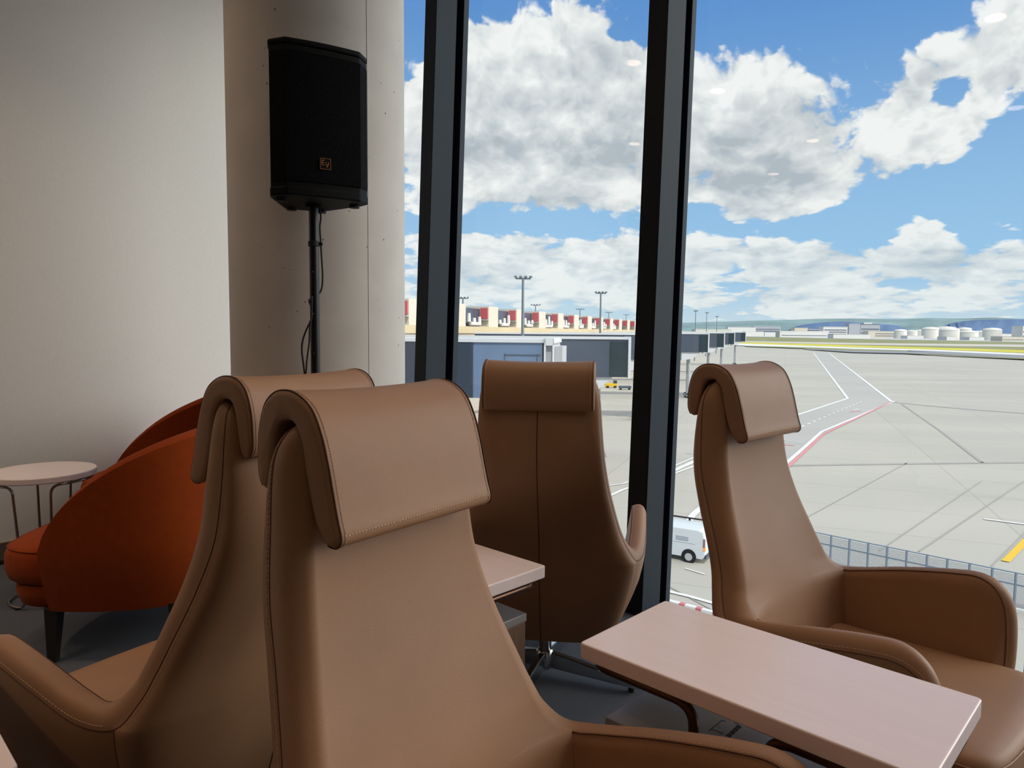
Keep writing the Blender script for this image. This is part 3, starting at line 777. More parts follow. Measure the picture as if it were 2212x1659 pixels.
gline('white_marking', 'whitepaint', [(1300, 1080), (1345, 1059), (1450, 1026), (1520, 1000)], .3); gline('white_marking', 'whitepaint', [(1300, 1052), (1345, 1046), (1450, 1010), (1520, 980)], .22)
gline('white_marking', 'whitepaint', [(1440, 1278), (1490, 1290), (1560, 1310)], .28); gline('white_marking', 'whitepaint', [(1480, 1229), (1522, 1242)], .12)
arc = [(1525, 1090), (1507, 1104), (1497, 1113), (1490, 1122), (1490, 1132), (1496, 1141), (1504, 1148)]
gline('white_marking', 'whitepaint', arc, .5)
for x0, y0, x1, y1 in ((1340, 1210, 1560, 1330), (1300, 900, 1450, 880), (1900, 1190, 2120, 1040), (1740, 1120, 1960, 1000)):
    gline('joint_seam', 'joint', [(x0, y0), (x1, y1)], .1, .03)

# red and white kerbs near the building
def kerb(p0, p1, label):
    a, c = unz(*p0, G), unz(*p1, G); d = (c - a); L_ = d.length; d.normalize(); nn = Vector((-d.y, d.x, 0)); b = MB(); s = 0; k = 0
    T0 = Matrix(((d.x, nn.x, 0, a.x), (d.y, nn.y, 0, a.y), (0, 0, 1, G), (0, 0, 0, 1)))
    while s < L_:
        l = .3 if k % 2 == 0 else .55; b.box(s, min(s + l, L_), -.12, .12, 0, .14, mi=k % 2, T=T0); s += l; k += 1
    tag(b.build('kerb', ['kerbred', 'kerbwhite']), label, 'kerb')
kerb((1400, 1290), (1640, 1353), 'low red and white striped kerb below the window, left of the right lounge chair')
kerb((2178, 1316), (2290, 1343), 'short red and white striped kerb below the steel fence at the right edge')

# ------------------------------------------------------------------ fence
xs = [1713, 1754, 1796, 1835.5, 1876, 1917, 1959, 2003, 2047, 2095, 2144, 2195, 2250, 2310]
FH = 1.75
tops = [unz(x, 1149 + (x - 1757) * .2022, G + FH) for x in xs]
fn = empty('fence', (tops[0].x, tops[0].y, G)); tag(fn, 'long grey blue steel mesh fence on the apron behind the right lounge chair', 'fence'); fo = Vector(fn.location)
for i, t in enumerate(tops):
    b = MB(); b.box(t.x - fo.x - .04, t.x - fo.x + .04, t.y - fo.y - .04, t.y - fo.y + .04, 0, FH + .03); b.box(t.x - fo.x - .12, t.x - fo.x + .12, t.y - fo.y - .12, t.y - fo.y + .12, 0, .06)
    b.build('post', 'fence', fn)
    if i:
        a = tops[i - 1] - fo; c = t - fo; a.z = c.z = 0; d = c - a; L_ = d.length; d.normalize(); nn = Vector((-d.y, d.x, 0))
        T0 = Matrix(((d.x, nn.x, 0, a.x), (d.y, nn.y, 0, a.y), (0, 0, 1, 0), (0, 0, 0, 1)))
        b = MB()
        for k in range(22):
            z = .14 + k * .07; b.box(.04, L_ - .04, -.012, .012, z, z + .036, T=T0)
        b.build('mesh_panel', 'slat', fn)
        for z in (FH - .03, FH * .66):
            b = MB(); b.box(0, L_, -.035, .035, z, z + .05, T=T0); b.build('rail', 'fence', fn)

# ------------------------------------------------------------------ van
def make_van():
    vz = unz(1523, 1221, G); head = R(149)                # nose direction measured from +x
    e = empty('van', (vz.x, vz.y, G), head)
    tag(e, 'white panel van with a lit orange lamp, seen just right of the right mullion', 'van')
    # local: x forward from the rear bumper, near side at y = +1 (left of travel) ... profile extruded across y
    prof = [(0.02, .45), (0, .8), (.06, 1.55), (.14, 1.88), (.4, 1.97), (3.1, 1.98), (3.45, 1.9), (4.15, 1.28), (4.85, 1.05), (5.02, .85), (5.05, .45), (4.9, .3), (.15, .3)]
    b = MB(); rr = []
    for y, k in ((-.98, .0), (-.99, .06), (-.985, .12)):
        pass
    def sect(y, s): return [(x, y, z) for x, z in [(2.5 + (px - 2.5) * s, .3 + (pz - .3) * s) for px, pz in prof]]
    b.rings([sect(.02, .97), sect(.0, .99), sect(-.05, 1), sect(-1.9, 1), sect(-1.95, .99), sect(-1.97, .97)])
    bd = b.build('body', 'vanwhite', e, bevel=.03)
    for x in (.95, 3.95):
        for y in (-.05, -1.9):
            b = MB(); b.tube([(x, y - .1, .34), (x, y + .12, .34)], .34, 28); w = b.build('wheel', 'tyre', e)
            h = MB(); h.tube([(x, y + .1, .34), (x, y + .13, .34)], .22, 24); h.build('wheel_cover', 'hub', w)
        b = MB(); b.tube([(x, .03, .36), (x, .045, .36)], .43, 28); b.build('wheel_arch', 'rubber', e)
    b = MB(); b.box(-.03, .12, -1.85, .0, .34, .56); b.build('bumper', 'bridge_dk', e, bevel=.02)
    for y in (.015, -1.985):
        b = MB(); b.box(.02, .14, y - .03, y + .03, 1.0, 1.5); b.build('tail_lamp', 'lamp_red', e)
        b = MB(); b.box(.0, .13, y - .035, y + .035, .82, 1.0); b.build('indicator', 'lamp_orange', e)
    b = MB()
    for z in (1.25, 1.34, 1.43): b.box(1.0, 1.75, .022, .03, z, z + .04)
    b.box(2.1, 2.7, .022, .03, .62, .67); b.build('side_lettering', 'textgrey', e)
    b = MB(); b.box(2.05, 2.06, .02, .03, .5, 1.8); b.box(.6, 4.0, .02, .032, 1.12, 1.13); b.build('door_gap', 'textgrey', e)
    b = MB(); b.box(3.15, 3.85, .0, .03, 1.22, 1.7); b.build('cab_window', 'bridgewin', e)
    rk = MB()
    rk.box(-.5, 3.4, -1.86, -1.78, 2.08, 2.16)
    for x in (.4, 1.5, 2.6): rk.box(x - .06, x + .06, -1.85, -1.79, 1.93, 2.09)
    rk.build('roof_rack', 'black', e)
make_van()

# ------------------------------------------------------------------ terminal pier
PD = Vector((math.sin(R(19.5)), math.cos(R(19.5)), 0)); PN = Vector((PD.y, -PD.x, 0))
def pier(Z, out=0, z=0):
    return Vector((.355 * Z - 50, Z, z)) + PN * out
pr = empty('terminal_pier', pier(60, 0, G)); tag(pr, 'long cream terminal building with a row of towers carrying red panels', 'building'); po = Vector(pr.location)
def pbox(nm, m, Z0, Z1, o0, o1, z0, z1, parent=pr):
    b = MB(); q = [pier(Z0, o0), pier(Z1, o0), pier(Z1, o1), pier(Z0, o1)]
    vs = [Vector((v.x - po.x, v.y - po.y, z - G)) for z in (z0, z1) for v in q]
    b.add(vs, [(0, 1, 2, 3), (7, 6, 5, 4), (0, 4, 5, 1), (1, 5, 6, 2), (2, 6, 7, 3), (3, 7, 4, 0)]); return b.build(nm, m, parent)
pbox('main_wall', 'cream', 60, 420, -14, 2.0, G, .9)
pbox('parapet', 'buff', 60, 420, -2, 2.6, .9, 2.0)
pbox('upper_glazing', 'dkglass', 60, 420, -8, -.4, 2.0, 5.15)
for i in range(-5, 20):
    Zf = 130 + 14 * i
    tw = pbox('tower', 'cream', Zf - 4.4, Zf, -3, 1.3, 2.0, 5.6)
    rp_ = pbox('red_panel', 'redpanel', Zf - 4.62, Zf - 4.42, -.2, 1.15, 3.4, 5.3, tw)
    pbox('ledge', 'bgrey', Zf - 5.0, Zf - 4.42, -.4, 1.3, 3.15, 3.32, tw)
    if i < 8:
        b = MB()
        for k in range(4):
            c = pier(Zf + 1.5 + 2.2 * k, .2); c = c - po; z0 = 2.2 - G; b.cyl((c.x, c.y), .35, .25, z0 + random.uniform(0, .8), z0 + random.uniform(1.2, 2.6), 10)
        c = pier(Zf + 4, .3) - po; b.tube([(c.x, c.y, 2.5 - G), (c.x + PD.x * 4, c.y + PD.y * 4, 2.5 - G)], .3, 8); b.build('roof_duct', 'bwhite', pr)

# ------------------------------------------------------------------ jet bridges
def bridge(pxr, pyr, Z, length, label, light=False, win=True, zt=None, hgt=3.9):
    p = uny(pxr, pyr, Z); zt = p.z if zt is None else zt
    e = empty('boarding_bridge', (p.x, p.y, G)); tag(e, label, 'boarding bridge', 'boarding bridges'); e.rotation_euler = (0, 0, R(-10 if light else -4)); length = min(length, (p.x - (.355 * Z - 50)) - 7); z1 = zt - G; z0 = z1 - hgt
    b = MB()
    if light:
        b.box(-6.4, -.75, 0, 4, z0, z1 - .3); b.build('tunnel', 'bridge_lt', e)
        b = MB(); b.box(-length, -5.25, -.06, 4, z0, z1 - .3); b.build('rotunda', 'bridge_dk', e)
        b = MB(); b.box(-.62, -.5, -.2, 3.6, z0, z1 - .05); b.box(-.08, .0, -.2, 3.6, z0, z1 - .05); b.box(-.62, .0, -.2, 3.6, z1 - .45, z1 + .02); b.build('end_portal', 'trim', e)
        b = MB(); b.box(-.5, -.08, .1, .2, z0, z1 - .4); b.box(.02, .5, .3, 3, z0, z1 - .5); b.build('end_door', 'bgrey', e)
        b = MB()
        for k in range(3): b.box(-3.2, -.85, -.05, -.02, z1 - 1.1 - k * .5, z1 - 1.05 - k * .5)
        for x in (-3.2, -1.1): b.box(x, x + .05, -.05, -.02, z0, z1 - 1.0)
        b.build('handrail', 'bridge', e)
    else:
        b.box(-length, -.1, 0, 4.2, z0, z1 - .3); b.build('tunnel', 'bridge', e)
        b = MB(); b.box(-.1, .15, -.15, 4.35, z0 - .1, z1 - .02); b.build('end_portal', 'trim', e)
        b = MB(); b.box(-1.85, -.18, -.06, .3, z0 + .1, z1 - .5); b.build('window', 'bridgewin', e)
        b = MB(); pf = [(-5.2, z0 - .02), (-5.2, z0 - 1.7), (-3.0, z0 - 1.35), (-1.5, z0 - .02)]
        b.rings([[(x, .25, z) for x, z in pf], [(x, 3.6, z) for x, z in pf]])
        b.build('stair_housing', 'trim', e)
    b = MB(); b.box(-length, .02, -.12, 4.3, z1 - .29, z1 - .06); b.build('roof', 'trim', e)
    for x in ((-3.5,) if not light else (-4,)):
        b = MB(); b.cyl((x, 1.2), .25, .25, .4, z0, 12); b.cyl((x, 3), .25, .25, .4, z0, 12); b.box(x - .6, x + .6, .6, 3.6, .35, .75)
        lg = b.build('support_leg', 'bgrey', e)
        for y in (.8, 3.4):
            w = MB(); w.tube([(x - .15, y - .2, .5), (x - .15, y + .2, .5)], .5, 18); w.build('wheel', 'tyre', lg)
    return e
bridge(1197, 731, 45, 13, 'near blue grey boarding bridge with a white end portal, left behind the middle chair', True)
bridge(1360, 727, 68, 26, 'slate boarding bridge with a dark end window, just left of the right mullion')
bridge(1440, 720, 105, 30, 'slate boarding bridge mostly hidden by the right mullion')
bridge(1531, 719, 143, 34, 'first slate boarding bridge right of the right mullion, the largest of those four')
bridge(1565, 718, 187, 40, 'second slate boarding bridge right of the right mullion')
bridge(1587, 717.5, 231, 40, 'third slate boarding bridge right of the right mullion')
bridge(1611, 717, 290, 46, 'farthest slate boarding bridge, at the start of the grass')
# yellow equipment under the second bridge
p = unz(1322, 838, G)
eq = empty('ground_loader', (p.x, p.y, G)); tag(eq, 'small yellow ground loader parked under the slate bridge', 'ground vehicle')
b = MB(); b.box(-1.6, 1.2, -.7, .7, .4, 1.1); b.build('body', 'yellowpaint', eq, bevel=.05)
b = MB(); b.box(.3, 1.1, -.6, .6, 1.12, 1.8); b.build('cab', 'bridge_dk', eq, bevel=.05)
for x in (-1.1, .7):
    for y in (-.7, .7):
        b = MB(); b.tube([(x, y - .1, .3), (x, y + .1, .3)], .3, 16); b.build('wheel', 'tyre', eq)
p = unz(1348, 842, G)
eq = empty('baggage_dolly', (p.x, p.y, G)); tag(eq, 'grey flat dolly on the apron left of the right mullion', 'ground vehicle')
b = MB(); b.box(-1.2, 1.6, -.7, .7, .4, .9); b.build('deck', 'bridge', eq, bevel=.03)
for x in (-.8, 1.2):
    for y in (-.6, .6):
        b = MB(); b.tube([(x, y - .1, .2), (x, y + .1, .2)], .2, 14); b.build('wheel', 'tyre', eq)

# ------------------------------------------------------------------ light masts
def mast(px, ptop, Z, label, cross=.9, heads=4):
    t = uny(px, ptop, Z); e = empty('light_mast', (t.x, t.y, G)); tag(e, label, 'light mast', 'apron light masts'); h = t.z - G
    b = MB(); b.tube([(0, 0, 0), (0, 0, h)], [.28, .16], 12); b.build('pole', 'mastgrey', e, smooth=True)
    b = MB(); b.box(-cross, cross, -.12, .12, h - .15, h + .05); b.build('crossbar', 'mastgrey', e)
    for k in range(heads):
        x = -cross + 2 * cross * k / (heads - 1); b = MB(); b.box(x - .2, x + .2, -.35, .2, h + .05, h + .3); b.build('floodlight', 'mastgrey', e)
mast(1130, 601, 95, 'tallest apron light mast, in front of the towers in the middle pane', 1.0)
mast(1298, 633, 140, 'second apron light mast, left of the right mullion', 1.0)
mast(1000, 644, 170, 'thin light mast behind the pier, just right of the left mullion', 1.2)
mast(1157, 659, 230, 'thin light mast behind the pier, beside the tallest mast', 1.4)
mast(1253, 668, 300, 'thin light mast behind the pier, left of the second mast', 1.6)
mast(1315, 675, 360, 'thin light mast behind the pier, right of the second mast', 1.6)
mast(1353, 680, 420, 'small far light mast close to the right mullion', 1.6)
mast(1503, 672, 336, 'first of the three far masts above the boarding bridges', .8)
mast(1527, 676, 400, 'second of the three far masts above the boarding bridges', .8)
mast(1549, 684, 460, 'third of the three far masts above the boarding bridges', .8)

# ------------------------------------------------------------------ fuel tanks and far buildings
def footZ(x, y): return min(20325 / max(y - (HOR + ROLL * (x - CX)), 1), 4300)
def tank(x0, x1, yt, yb_, Z, label):
    Z = footZ((x0 + x1) / 2, yb_)
    a, c = uny(x0, yb_, Z), uny(x1, yb_, Z); r = (c.x - a.x) / 2; ctr = (a + c) / 2; h = uny((x0 + x1) / 2, yt, Z).z - G
    e = empty('fuel_tank', (ctr.x, ctr.y, G)); tag(e, label, 'fuel tank', 'white fuel tanks')
    b = MB(); b.lathe((0, 0), [(r, 0), (r, h * .80)], 32); b.build('tank_wall', 'tankwhite', e, smooth=True)
    b = MB(); b.lathe((0, 0), [(r * 1.01, h * .80), (r * .93, h * .90), (r * .6, h * .97), (r * .05, h)], 32); b.build('domed_roof', 'tankwhite', e, smooth=True, ang=60)
    b = MB(); b.lathe((0, 0), [(r * 1.02, h * .785), (r * 1.02, h * .80)], 32); b.build('rim', 'bgrey', e)
tank(1932, 1957, 711, 731, 1150, 'leftmost white domed fuel tank')
tank(1957, 1980, 713, 729, 1250, 'second white fuel tank from the left, smaller')
tank(1976, 1998, 712, 729, 1320, 'third white fuel tank, small and partly hidden')
tank(1992, 2026, 706, 731, 1180, 'large white fuel tank left of the largest pair')
tank(2022, 2062, 705, 730, 1300, 'large white fuel tank behind the nearest one')
tank(2030, 2069, 708, 734, 1100, 'nearest and widest white fuel tank in the middle of the farm')
tank(2068, 2096, 707, 731, 1260, 'white fuel tank behind, right of the widest one')
tank(2074, 2110, 714, 733, 1120, 'low white fuel tank right of the widest one')
tank(2106, 2132, 714, 732, 1200, 'small white fuel tank left of the last one')
tank(2124, 2160, 708, 735, 1120, 'rightmost white domed fuel tank')
def building(x0, x1, yt, yb_, Z, m, label, roof='bgrey', dep=40, bands=2, name='far_building'):
    Z = footZ((x0 + x1) / 2, yb_)
    a, c = uny(x0, yb_, Z), uny(x1, yb_, Z); h = uny((x0 + x1) / 2, yt, Z).z - G; w = c.x - a.x
    e = empty(name, (a.x, a.y, G)); tag(e, label, 'building', 'far airport buildings')
    b = MB(); b.box(0, w, 0, dep, 0, h * .94); b.build('wall', m, e)
    b = MB(); b.box(-.4, w + .4, -.4, dep, h * .945, h); b.build('roof', roof, e)
    for k in range(bands):
        z = h * (.25 + .6 * k / max(bands, 1)); b = MB(); b.box(w * .04, w * .96, -.3, -.05, z, z + h * .1); b.build('window_band', 'bdark', e)
    return e
building(1500, 1580, 711, 727, 900, 'bwhite', 'low white hall behind the boarding bridges', 'bwhite', bands=1)
building(1572, 1632, 706, 726, 1500, 'bwhite', 'pale long hall just right of the far boarding bridges', 'bgrey', bands=1)
building(1628, 1686, 705, 726, 1550, 'bgrey', 'long grey office block left of the cream hall', 'bgrey', bands=3)
building(1610, 1650, 716, 726.5, 1150, 'bwhite', 'low white shed at the end of the boarding bridges', 'bwhite', bands=0)
building(1652, 1683, 717, 726.5, 1090, 'bwhite', 'low white shed in front of the grey office block', 'bdark', bands=0)
building(1684, 1790, 715, 729, 1150, 'bwhite', 'wide low white hall in front of the cream hall', 'bwhite', bands=1)
building(1716, 1744, 708, 728, 1250, 'bcream', 'cream hall with a flat roof', 'bcream', bands=0)
building(1745, 1784, 711, 728, 1250, 'bdark', 'slate fronted hall joined to the cream hall', 'bwhite', bands=0)
building(1778, 1830, 706, 729, 1300, 'bwhite', 'white hall with three window rows left of the tall grey block', 'bwhite', bands=3)
building(1833, 1857, 699, 728, 1200, 'bgrey', 'tall plain grey block', 'bgrey', bands=0)
be = building(1858, 1900, 700, 728, 1280, 'bgrey', 'grey and blue block with a white roof house', 'bdark', bands=2)
bZ = footZ(1879, 728); bz0 = uny(1880, 700, bZ).z - G; b = MB(); b.box(bZ * .005, bZ * .017, 4, 30, bz0, bz0 + bZ * .002); b.build('roof_house', 'bwhite', be)
building(1875, 1890, 715, 730, 1100, 'bcream', 'small cream hut left of the pale ribbed shed', 'bcream', bands=0)
building(1888, 1932, 715, 730, 1110, 'bcream', 'pale ribbed shed left of the fuel tanks', 'bgrey', bands=2)
building(1800, 1880, 722, 731, 1040, 'bwhite', 'very low white yard building below the grey blocks', 'bgrey', bands=0)
building(1960, 1995, 725, 732, 1040, 'bwhite', 'low white cabin in front of the fuel tanks', 'bwhite', bands=0)
building(2045, 2064, 727, 735, 1000, 'bwhite', 'white box trailer building before the widest tank', 'bwhite', bands=0)
building(2094, 2126, 728, 735, 1000, 'bwhite', 'long white low shed before the right tanks', 'bwhite', bands=0)
building(2160, 2195, 721, 733, 1200, 'bwhite', 'white low building right of the fuel tanks', 'bwhite', bands=1)
building(2165, 2212, 727, 737, 1050, 'bcream', 'cream low sheds at the right edge below the hills', 'bgrey', bands=1)
building(2208, 2240, 704, 736, 960, 'bwhite', 'white tower building cut by the right edge', 'bwhite', bands=2)
building(2195, 2260, 716, 730, 1500, 'bgrey', 'grey far block at the right edge', 'bwhite', bands=1)

# ------------------------------------------------------------------ hills
def hills(name, m, pts, Z, foot):
    b = MB(); rows = []
    P = [uny(x, y, Z) for x, y in pts]; P = [Vector(p) for p in spline(P, 8)]
    for k, w in enumerate(np.linspace(0, 1, 9)):
        rows.append([Vector((p.x * (foot + (1 - foot) * w), p.y * (foot + (1 - foot) * w) + random.uniform(-30, 30) * (0 < w < 1), G + (p.z - G) * (w ** 1.3) + random.uniform(-4, 4) * (0 < w < 1))) for p in P])
    rows.append([Vector((p.x * 1.5, p.y * 1.5, G)) for p in P])
    b.grid(rows); return struct(b.build(name, m, smooth='full'))
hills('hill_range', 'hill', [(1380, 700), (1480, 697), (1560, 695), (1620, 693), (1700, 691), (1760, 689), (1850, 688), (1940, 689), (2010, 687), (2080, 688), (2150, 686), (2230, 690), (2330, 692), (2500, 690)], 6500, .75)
hills('hill_spur', 'hill_shaded', [(2010, 722), (2040, 704), (2060, 697), (2100, 692), (2150, 690), (2230, 689.5), (2330, 690), (2480, 688)], 5200, .85)
hills('hill_spur', 'hill_shaded', [(1690, 722), (1720, 705), (1770, 697), (1830, 695), (1890, 700), (1940, 704), (1985, 722)], 5300, .85)

# ================================================================== SKY
w = bpy.data.worlds.new('sky'); sc.world = w; w.use_nodes = True
nt = w.node_tree; nt.nodes.clear(); N = nt.nodes; L = nt.links
def inp(n, i, v):
    if isinstance(v, (int, float)): n.inputs[i].default_value = v
    elif isinstance(v, tuple): n.inputs[i].default_value = v
    elif v is not None: L.new(v, n.inputs[i])
def mth(op, a, b=None, c=None, clamp=False):
    n = N.new('ShaderNodeMath'); n.operation = op; n.use_clamp = clamp
    for i, v in enumerate((a, b, c)): inp(n, i, v)
    return n.outputs[0]
def mixc(f, a, b):
    n = N.new('ShaderNodeMix'); n.data_type = 'RGBA'; inp(n, 0, f); inp(n, 6, a); inp(n, 7, b); return n.outputs[2]
def ramp(v, a, b, lo=0, hi=1, smooth=True):
    n = N.new('ShaderNodeMapRange'); n.interpolation_type = 'SMOOTHSTEP' if smooth else 'LINEAR'
    inp(n, 0, v); inp(n, 1, a); inp(n, 2, b); inp(n, 3, lo); inp(n, 4, hi); return n.outputs[0]
def lc(*c): return (*lin(c), 1)
tc = N.new('ShaderNodeTexCoord'); sx = N.new('ShaderNodeSeparateXYZ'); L.new(tc.outputs['Generated'], sx.inputs[0])
az = mth('ARCTAN2', sx.outputs[0], sx.outputs[1]); el = mth('ARCSINE', sx.outputs[2])
def azel(px, py):
    d = ray(px, py).normalized(); return math.atan2(d.x, d.y), math.asin(d.z)
# cloud masses: pixel-sized estimates turned into sky angles (azimuth, elevation), half-widths, weight
BL = [(1190, 250, 330, 190, .7), (1330, 340, 130, 130, .5), (1330, 190, 110, 70, .4), (1010, 300, 170, 220, .45), (1200, 80, 190, 80, .35), (1050, 150, 120, 120, .3), (905, 200, 60, 200, .25), (1620, 250, 170, 150, .62), (1760, 330, 200, 110, .55), (1700, 420, 180, 60, .35),
      (1990, 220, 130, 140, .55), (2060, 290, 110, 70, .45), (2170, 120, 120, 130, .55), (2200, 40, 80, 90, .4), (1870, 110, 60, 60, .14), (1640, 440, 150, 36, .45),
      (1180, 545, 220, 48, .5), (1010, 560, 120, 60, .35), (1330, 575, 110, 60, .3), (1700, 545, 170, 60, .5), (1540, 540, 110, 60, .35), (1985, 485, 55, 48, .75), (2040, 560, 100, 55, .65), (1900, 560, 140, 40, .3), (2140, 470, 50, 34, .35), (2190, 560, 80, 40, .42), (1300, 630, 500, 40, .25), (1900, 640, 500, 40, .25), (2212, 350, 40, 30, .25),
      (1680, 20, 300, 75, -.9), (1900, 150, 60, 60, -.35), (2050, 205, 45, 42, -.7), (1180, 482, 200, 26, -.6), (2080, 405, 190, 70, -.8), (1880, 465, 130, 40, -.4), (1350, 70, 40, 14, -.55), (1330, 130, 90, 40, .35), (1050, 12, 70, 50, -.6), (895, 60, 50, 110, -.45), (1640, 495, 140, 20, -.45), (2200, 300, 80, 60, -.5), (1960, 620, 70, 18, -.25), (1500, 470, 70, 40, -.25), (1950, 40, 110, 80, -.5), (1770, 130, 70, 40, -.2), (1750, 510, 90, 26, -.3), (2212, 430, 60, 60, -.3), (1870, 500, 70, 30, -.4), (2095, 505, 40, 40, -.4), (1780, 478, 90, 22, -.4), (1560, 610, 60, 20, -.2), (1960, 615, 60, 16, -.2)]
SH = [(1210, 330, 300, 170, -.42), (1330, 250, 80, 120, -.2), (1600, 390, 150, 50, -.6), (1720, 370, 160, 60, -.45), (1640, 300, 160, 50, -.3), (1780, 280, 60, 60, -.25), (1960, 370, 120, 40, -.35), (1180, 440, 180, 26, -.3), (1330, 70, 80, 60, -.2), (1700, 470, 120, 18, -.3), (1100, 590, 200, 26, -.25), (1700, 590, 300, 26, -.35), (2050, 610, 220, 26, -.35), (2100, 180, 120, 60, -.15), (1050, 90, 160, 90, .25), (1620, 170, 160, 50, .3), (1900, 270, 60, 60, .25), (2050, 460, 60, 40, .2), (1640, 420, 120, 20, .35)]
blobs = []
for px, py, rx, ry, wt in BL:
    a, e_ = azel(px, py); a2, _ = azel(px + rx, py); _, e2 = azel(px, py - ry); blobs.append((a, e_, abs(a2 - a) * .8, abs(e2 - e_) * .8, wt))
def cloudvec(eoff):
    e_ = mth('ADD', el, eoff) if eoff else el
    wv = mth('MULTIPLY', mth('LOGARITHM', mth('ADD', mth('MAXIMUM', e_, -.02), .07), 2.718), 1.55)
    cv = N.new('ShaderNodeCombineXYZ'); inp(cv, 0, mth('MULTIPLY', az, 3.3)); inp(cv, 1, wv)
    return cv.outputs[0]
def fbm(vec, detail):
    n1 = N.new('ShaderNodeTexNoise'); n1.noise_dimensions = '2D'; n1.inputs['Scale'].default_value = 2.6; n1.inputs['Detail'].default_value = detail; n1.inputs['Roughness'].default_value = .56
    L.new(vec, n1.inputs['Vector']); return n1
def bumps(vec, warp):
    n2 = N.new('ShaderNodeTexVoronoi'); n2.voronoi_dimensions = '2D'; n2.feature = 'F1'; n2.inputs['Scale'].default_value = 8; n2.inputs['Detail'].default_value = 2; n2.inputs['Roughness'].default_value = .5
    nd = N.new('ShaderNodeVectorMath'); nd.operation = 'MULTIPLY_ADD'; L.new(warp.outputs['Color'], nd.inputs[0]); nd.inputs[1].default_value = (.30, .30, 0); L.new(vec, nd.inputs[2])
    L.new(nd.outputs[0], n2.inputs['Vector']); return n2.outputs['Distance']
def gauss(acc, lst):
    for a, e0, ra, re, wt in lst:
        cb = N.new('ShaderNodeCombineXYZ'); L.new(az, cb.inputs[0]); L.new(el, cb.inputs[1]); inp(cb, 2, acc)   # chained through z, which the scaling drops
        mp = N.new('ShaderNodeVectorMath'); mp.operation = 'MULTIPLY_ADD'
        L.new(cb.outputs[0], mp.inputs[0]); mp.inputs[1].default_value = (1 / ra, 1 / re, 0); mp.inputs[2].default_value = (-a / ra, -e0 / re, 0)
        dt = N.new('ShaderNodeVectorMath'); dt.operation = 'DOT_PRODUCT'; L.new(mp.outputs[0], dt.inputs[0]); L.new(mp.outputs[0], dt.inputs[1])
        acc = mth('MULTIPLY_ADD', mth('POWER', .5, dt.outputs['Value']), wt, acc)
    return acc
v0 = cloudvec(0); f0 = fbm(v0, 7); b0 = bumps(v0, f0)
v1 = cloudvec(.03); f1 = fbm(v1, 3); b1 = bumps(v1, f1)
n0 = mth('MULTIPLY_ADD', mth('SUBTRACT', f0.outputs['Fac'], .5), 1.25, mth('MULTIPLY', mth('SUBTRACT', .40, b0), .34))
n1 = mth('MULTIPLY_ADD', mth('SUBTRACT', f1.outputs['Fac'], .5), 1.25, mth('MULTIPLY', mth('SUBTRACT', .40, b1), .34))
d0 = gauss(mth('MULTIPLY_ADD', ramp(el, .14, .03), .20, n0), blobs)
cover = ramp(d0, .07, .27)
# shading: crests towards the light are bright, thick flat bases are grey
shd = []
for px, py, rx, ry, wt in SH:
    a, e_ = azel(px, py); a2, _ = azel(px + rx, py); _, e2 = azel(px, py - ry); shd.append((a, e_, abs(a2 - a) * .8, abs(e2 - e_) * .8, wt))
lit = gauss(mth('MULTIPLY_ADD', mth('SUBTRACT', n0, n1), 1.3, mth('MULTIPLY_ADD', ramp(d0, .2, .9), -.2, .88)), shd)
lit = mth('MINIMUM', mth('MAXIMUM', lit, 0), 1)
hz = ramp(el, 0, .22)
cl_dark = mixc(hz, lc(186, 206, 220), lc(182, 192, 200)); cl_lite = mixc(hz, lc(236, 243, 244), lc(250, 251, 250))
cloud = mixc(lit, cl_dark, cl_lite)
blue = mixc(ramp(el, .05, .48), lc(160, 205, 240), lc(92, 146, 212))
blue = mixc(ramp(el, -.005, .09), lc(206, 226, 236), blue)
sky = mixc(cover, blue, cloud)
sky_fill = mth('MULTIPLY', mth('MULTIPLY', ramp(az, .80, 1.25), ramp(az, 2.5, 2.1)), mth('MULTIPLY', ramp(el, .0, .15), ramp(el, .80, .50)))
sky = mixc(mth('MULTIPLY', sky_fill, .85), sky, lc(255, 248, 236))
low = mixc(ramp(el, -.03, .0), lc(150, 150, 146), sky)
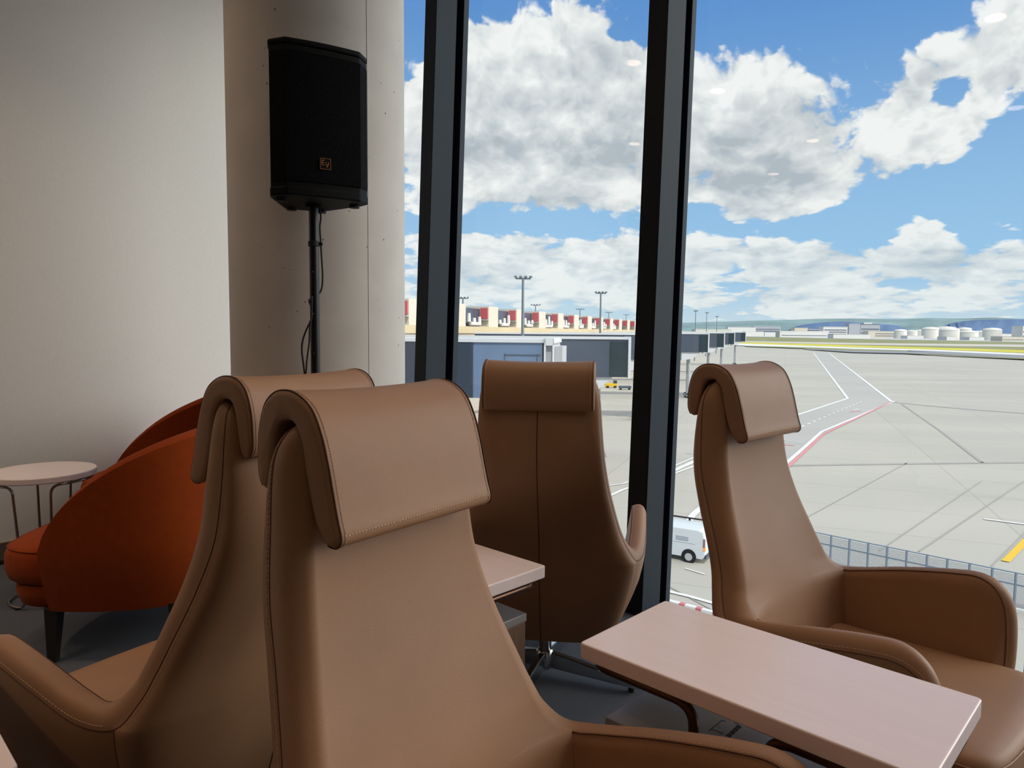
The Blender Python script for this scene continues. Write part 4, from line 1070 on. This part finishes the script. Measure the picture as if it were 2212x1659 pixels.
# unseen bright sky patch right of the view, added to light the lounge
strength = mth('MULTIPLY_ADD', sky_fill, 6.7, 1.0)
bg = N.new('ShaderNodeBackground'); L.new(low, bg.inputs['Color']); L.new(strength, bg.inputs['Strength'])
# the rest of the sky dome, far from the measured part: the same blue under a loose plain cloud cover
v9 = cloudvec(0); f9 = fbm(v9, 2)
rest = mixc(ramp(f9.outputs['Fac'], .42, .6), lc(130, 178, 226), lc(232, 236, 238))
rest = mixc(mth('MULTIPLY', sky_fill, .85), rest, lc(255, 248, 236))
rest = mixc(ramp(el, -.03, .0), lc(150, 150, 146), rest)
bg2 = N.new('ShaderNodeBackground'); L.new(rest, bg2.inputs['Color']); L.new(mth('MULTIPLY_ADD', sky_fill, 6.7, 1.0), bg2.inputs['Strength'])
inside = mth('MULTIPLY', mth('LESS_THAN', mth('ABSOLUTE', az), .95), mth('LESS_THAN', mth('ABSOLUTE', mth('SUBTRACT', el, .35)), .40))
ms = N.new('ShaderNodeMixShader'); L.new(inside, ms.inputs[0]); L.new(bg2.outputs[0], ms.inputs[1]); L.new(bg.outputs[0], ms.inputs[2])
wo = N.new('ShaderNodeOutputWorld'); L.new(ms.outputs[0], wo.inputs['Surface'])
sun = bpy.data.lights.new('sun', 'SUN'); sun.energy = 2.9; sun.angle = R(.6); sun.color = (1, .95, .86)
so = bpy.data.objects.new('sun', sun); COL.objects.link(so)
sd = Vector((math.sin(R(170)) * math.cos(R(52)), math.cos(R(170)) * math.cos(R(52)), math.sin(R(52))))
so.rotation_euler = sd.to_track_quat('Z', 'Y').to_euler(); so.location = (0, -20, 60)

# ------------------------------------------------------------------ colour management
vs_ = sc.view_settings
vs_.view_transform = 'Standard'; vs_.look = 'None'; vs_.gamma = 1; vs_.use_curve_mapping = False; vs_.exposure = 0.0
sc.cycles.max_bounces = 6; sc.cycles.transparent_max_bounces = 16; sc.cycles.diffuse_bounces = 3; sc.cycles.glossy_bounces = 3; sc.cycles.adaptive_threshold = .03
sc.cycles.use_denoising = True
sc.cycles.sample_clamp_indirect = 6
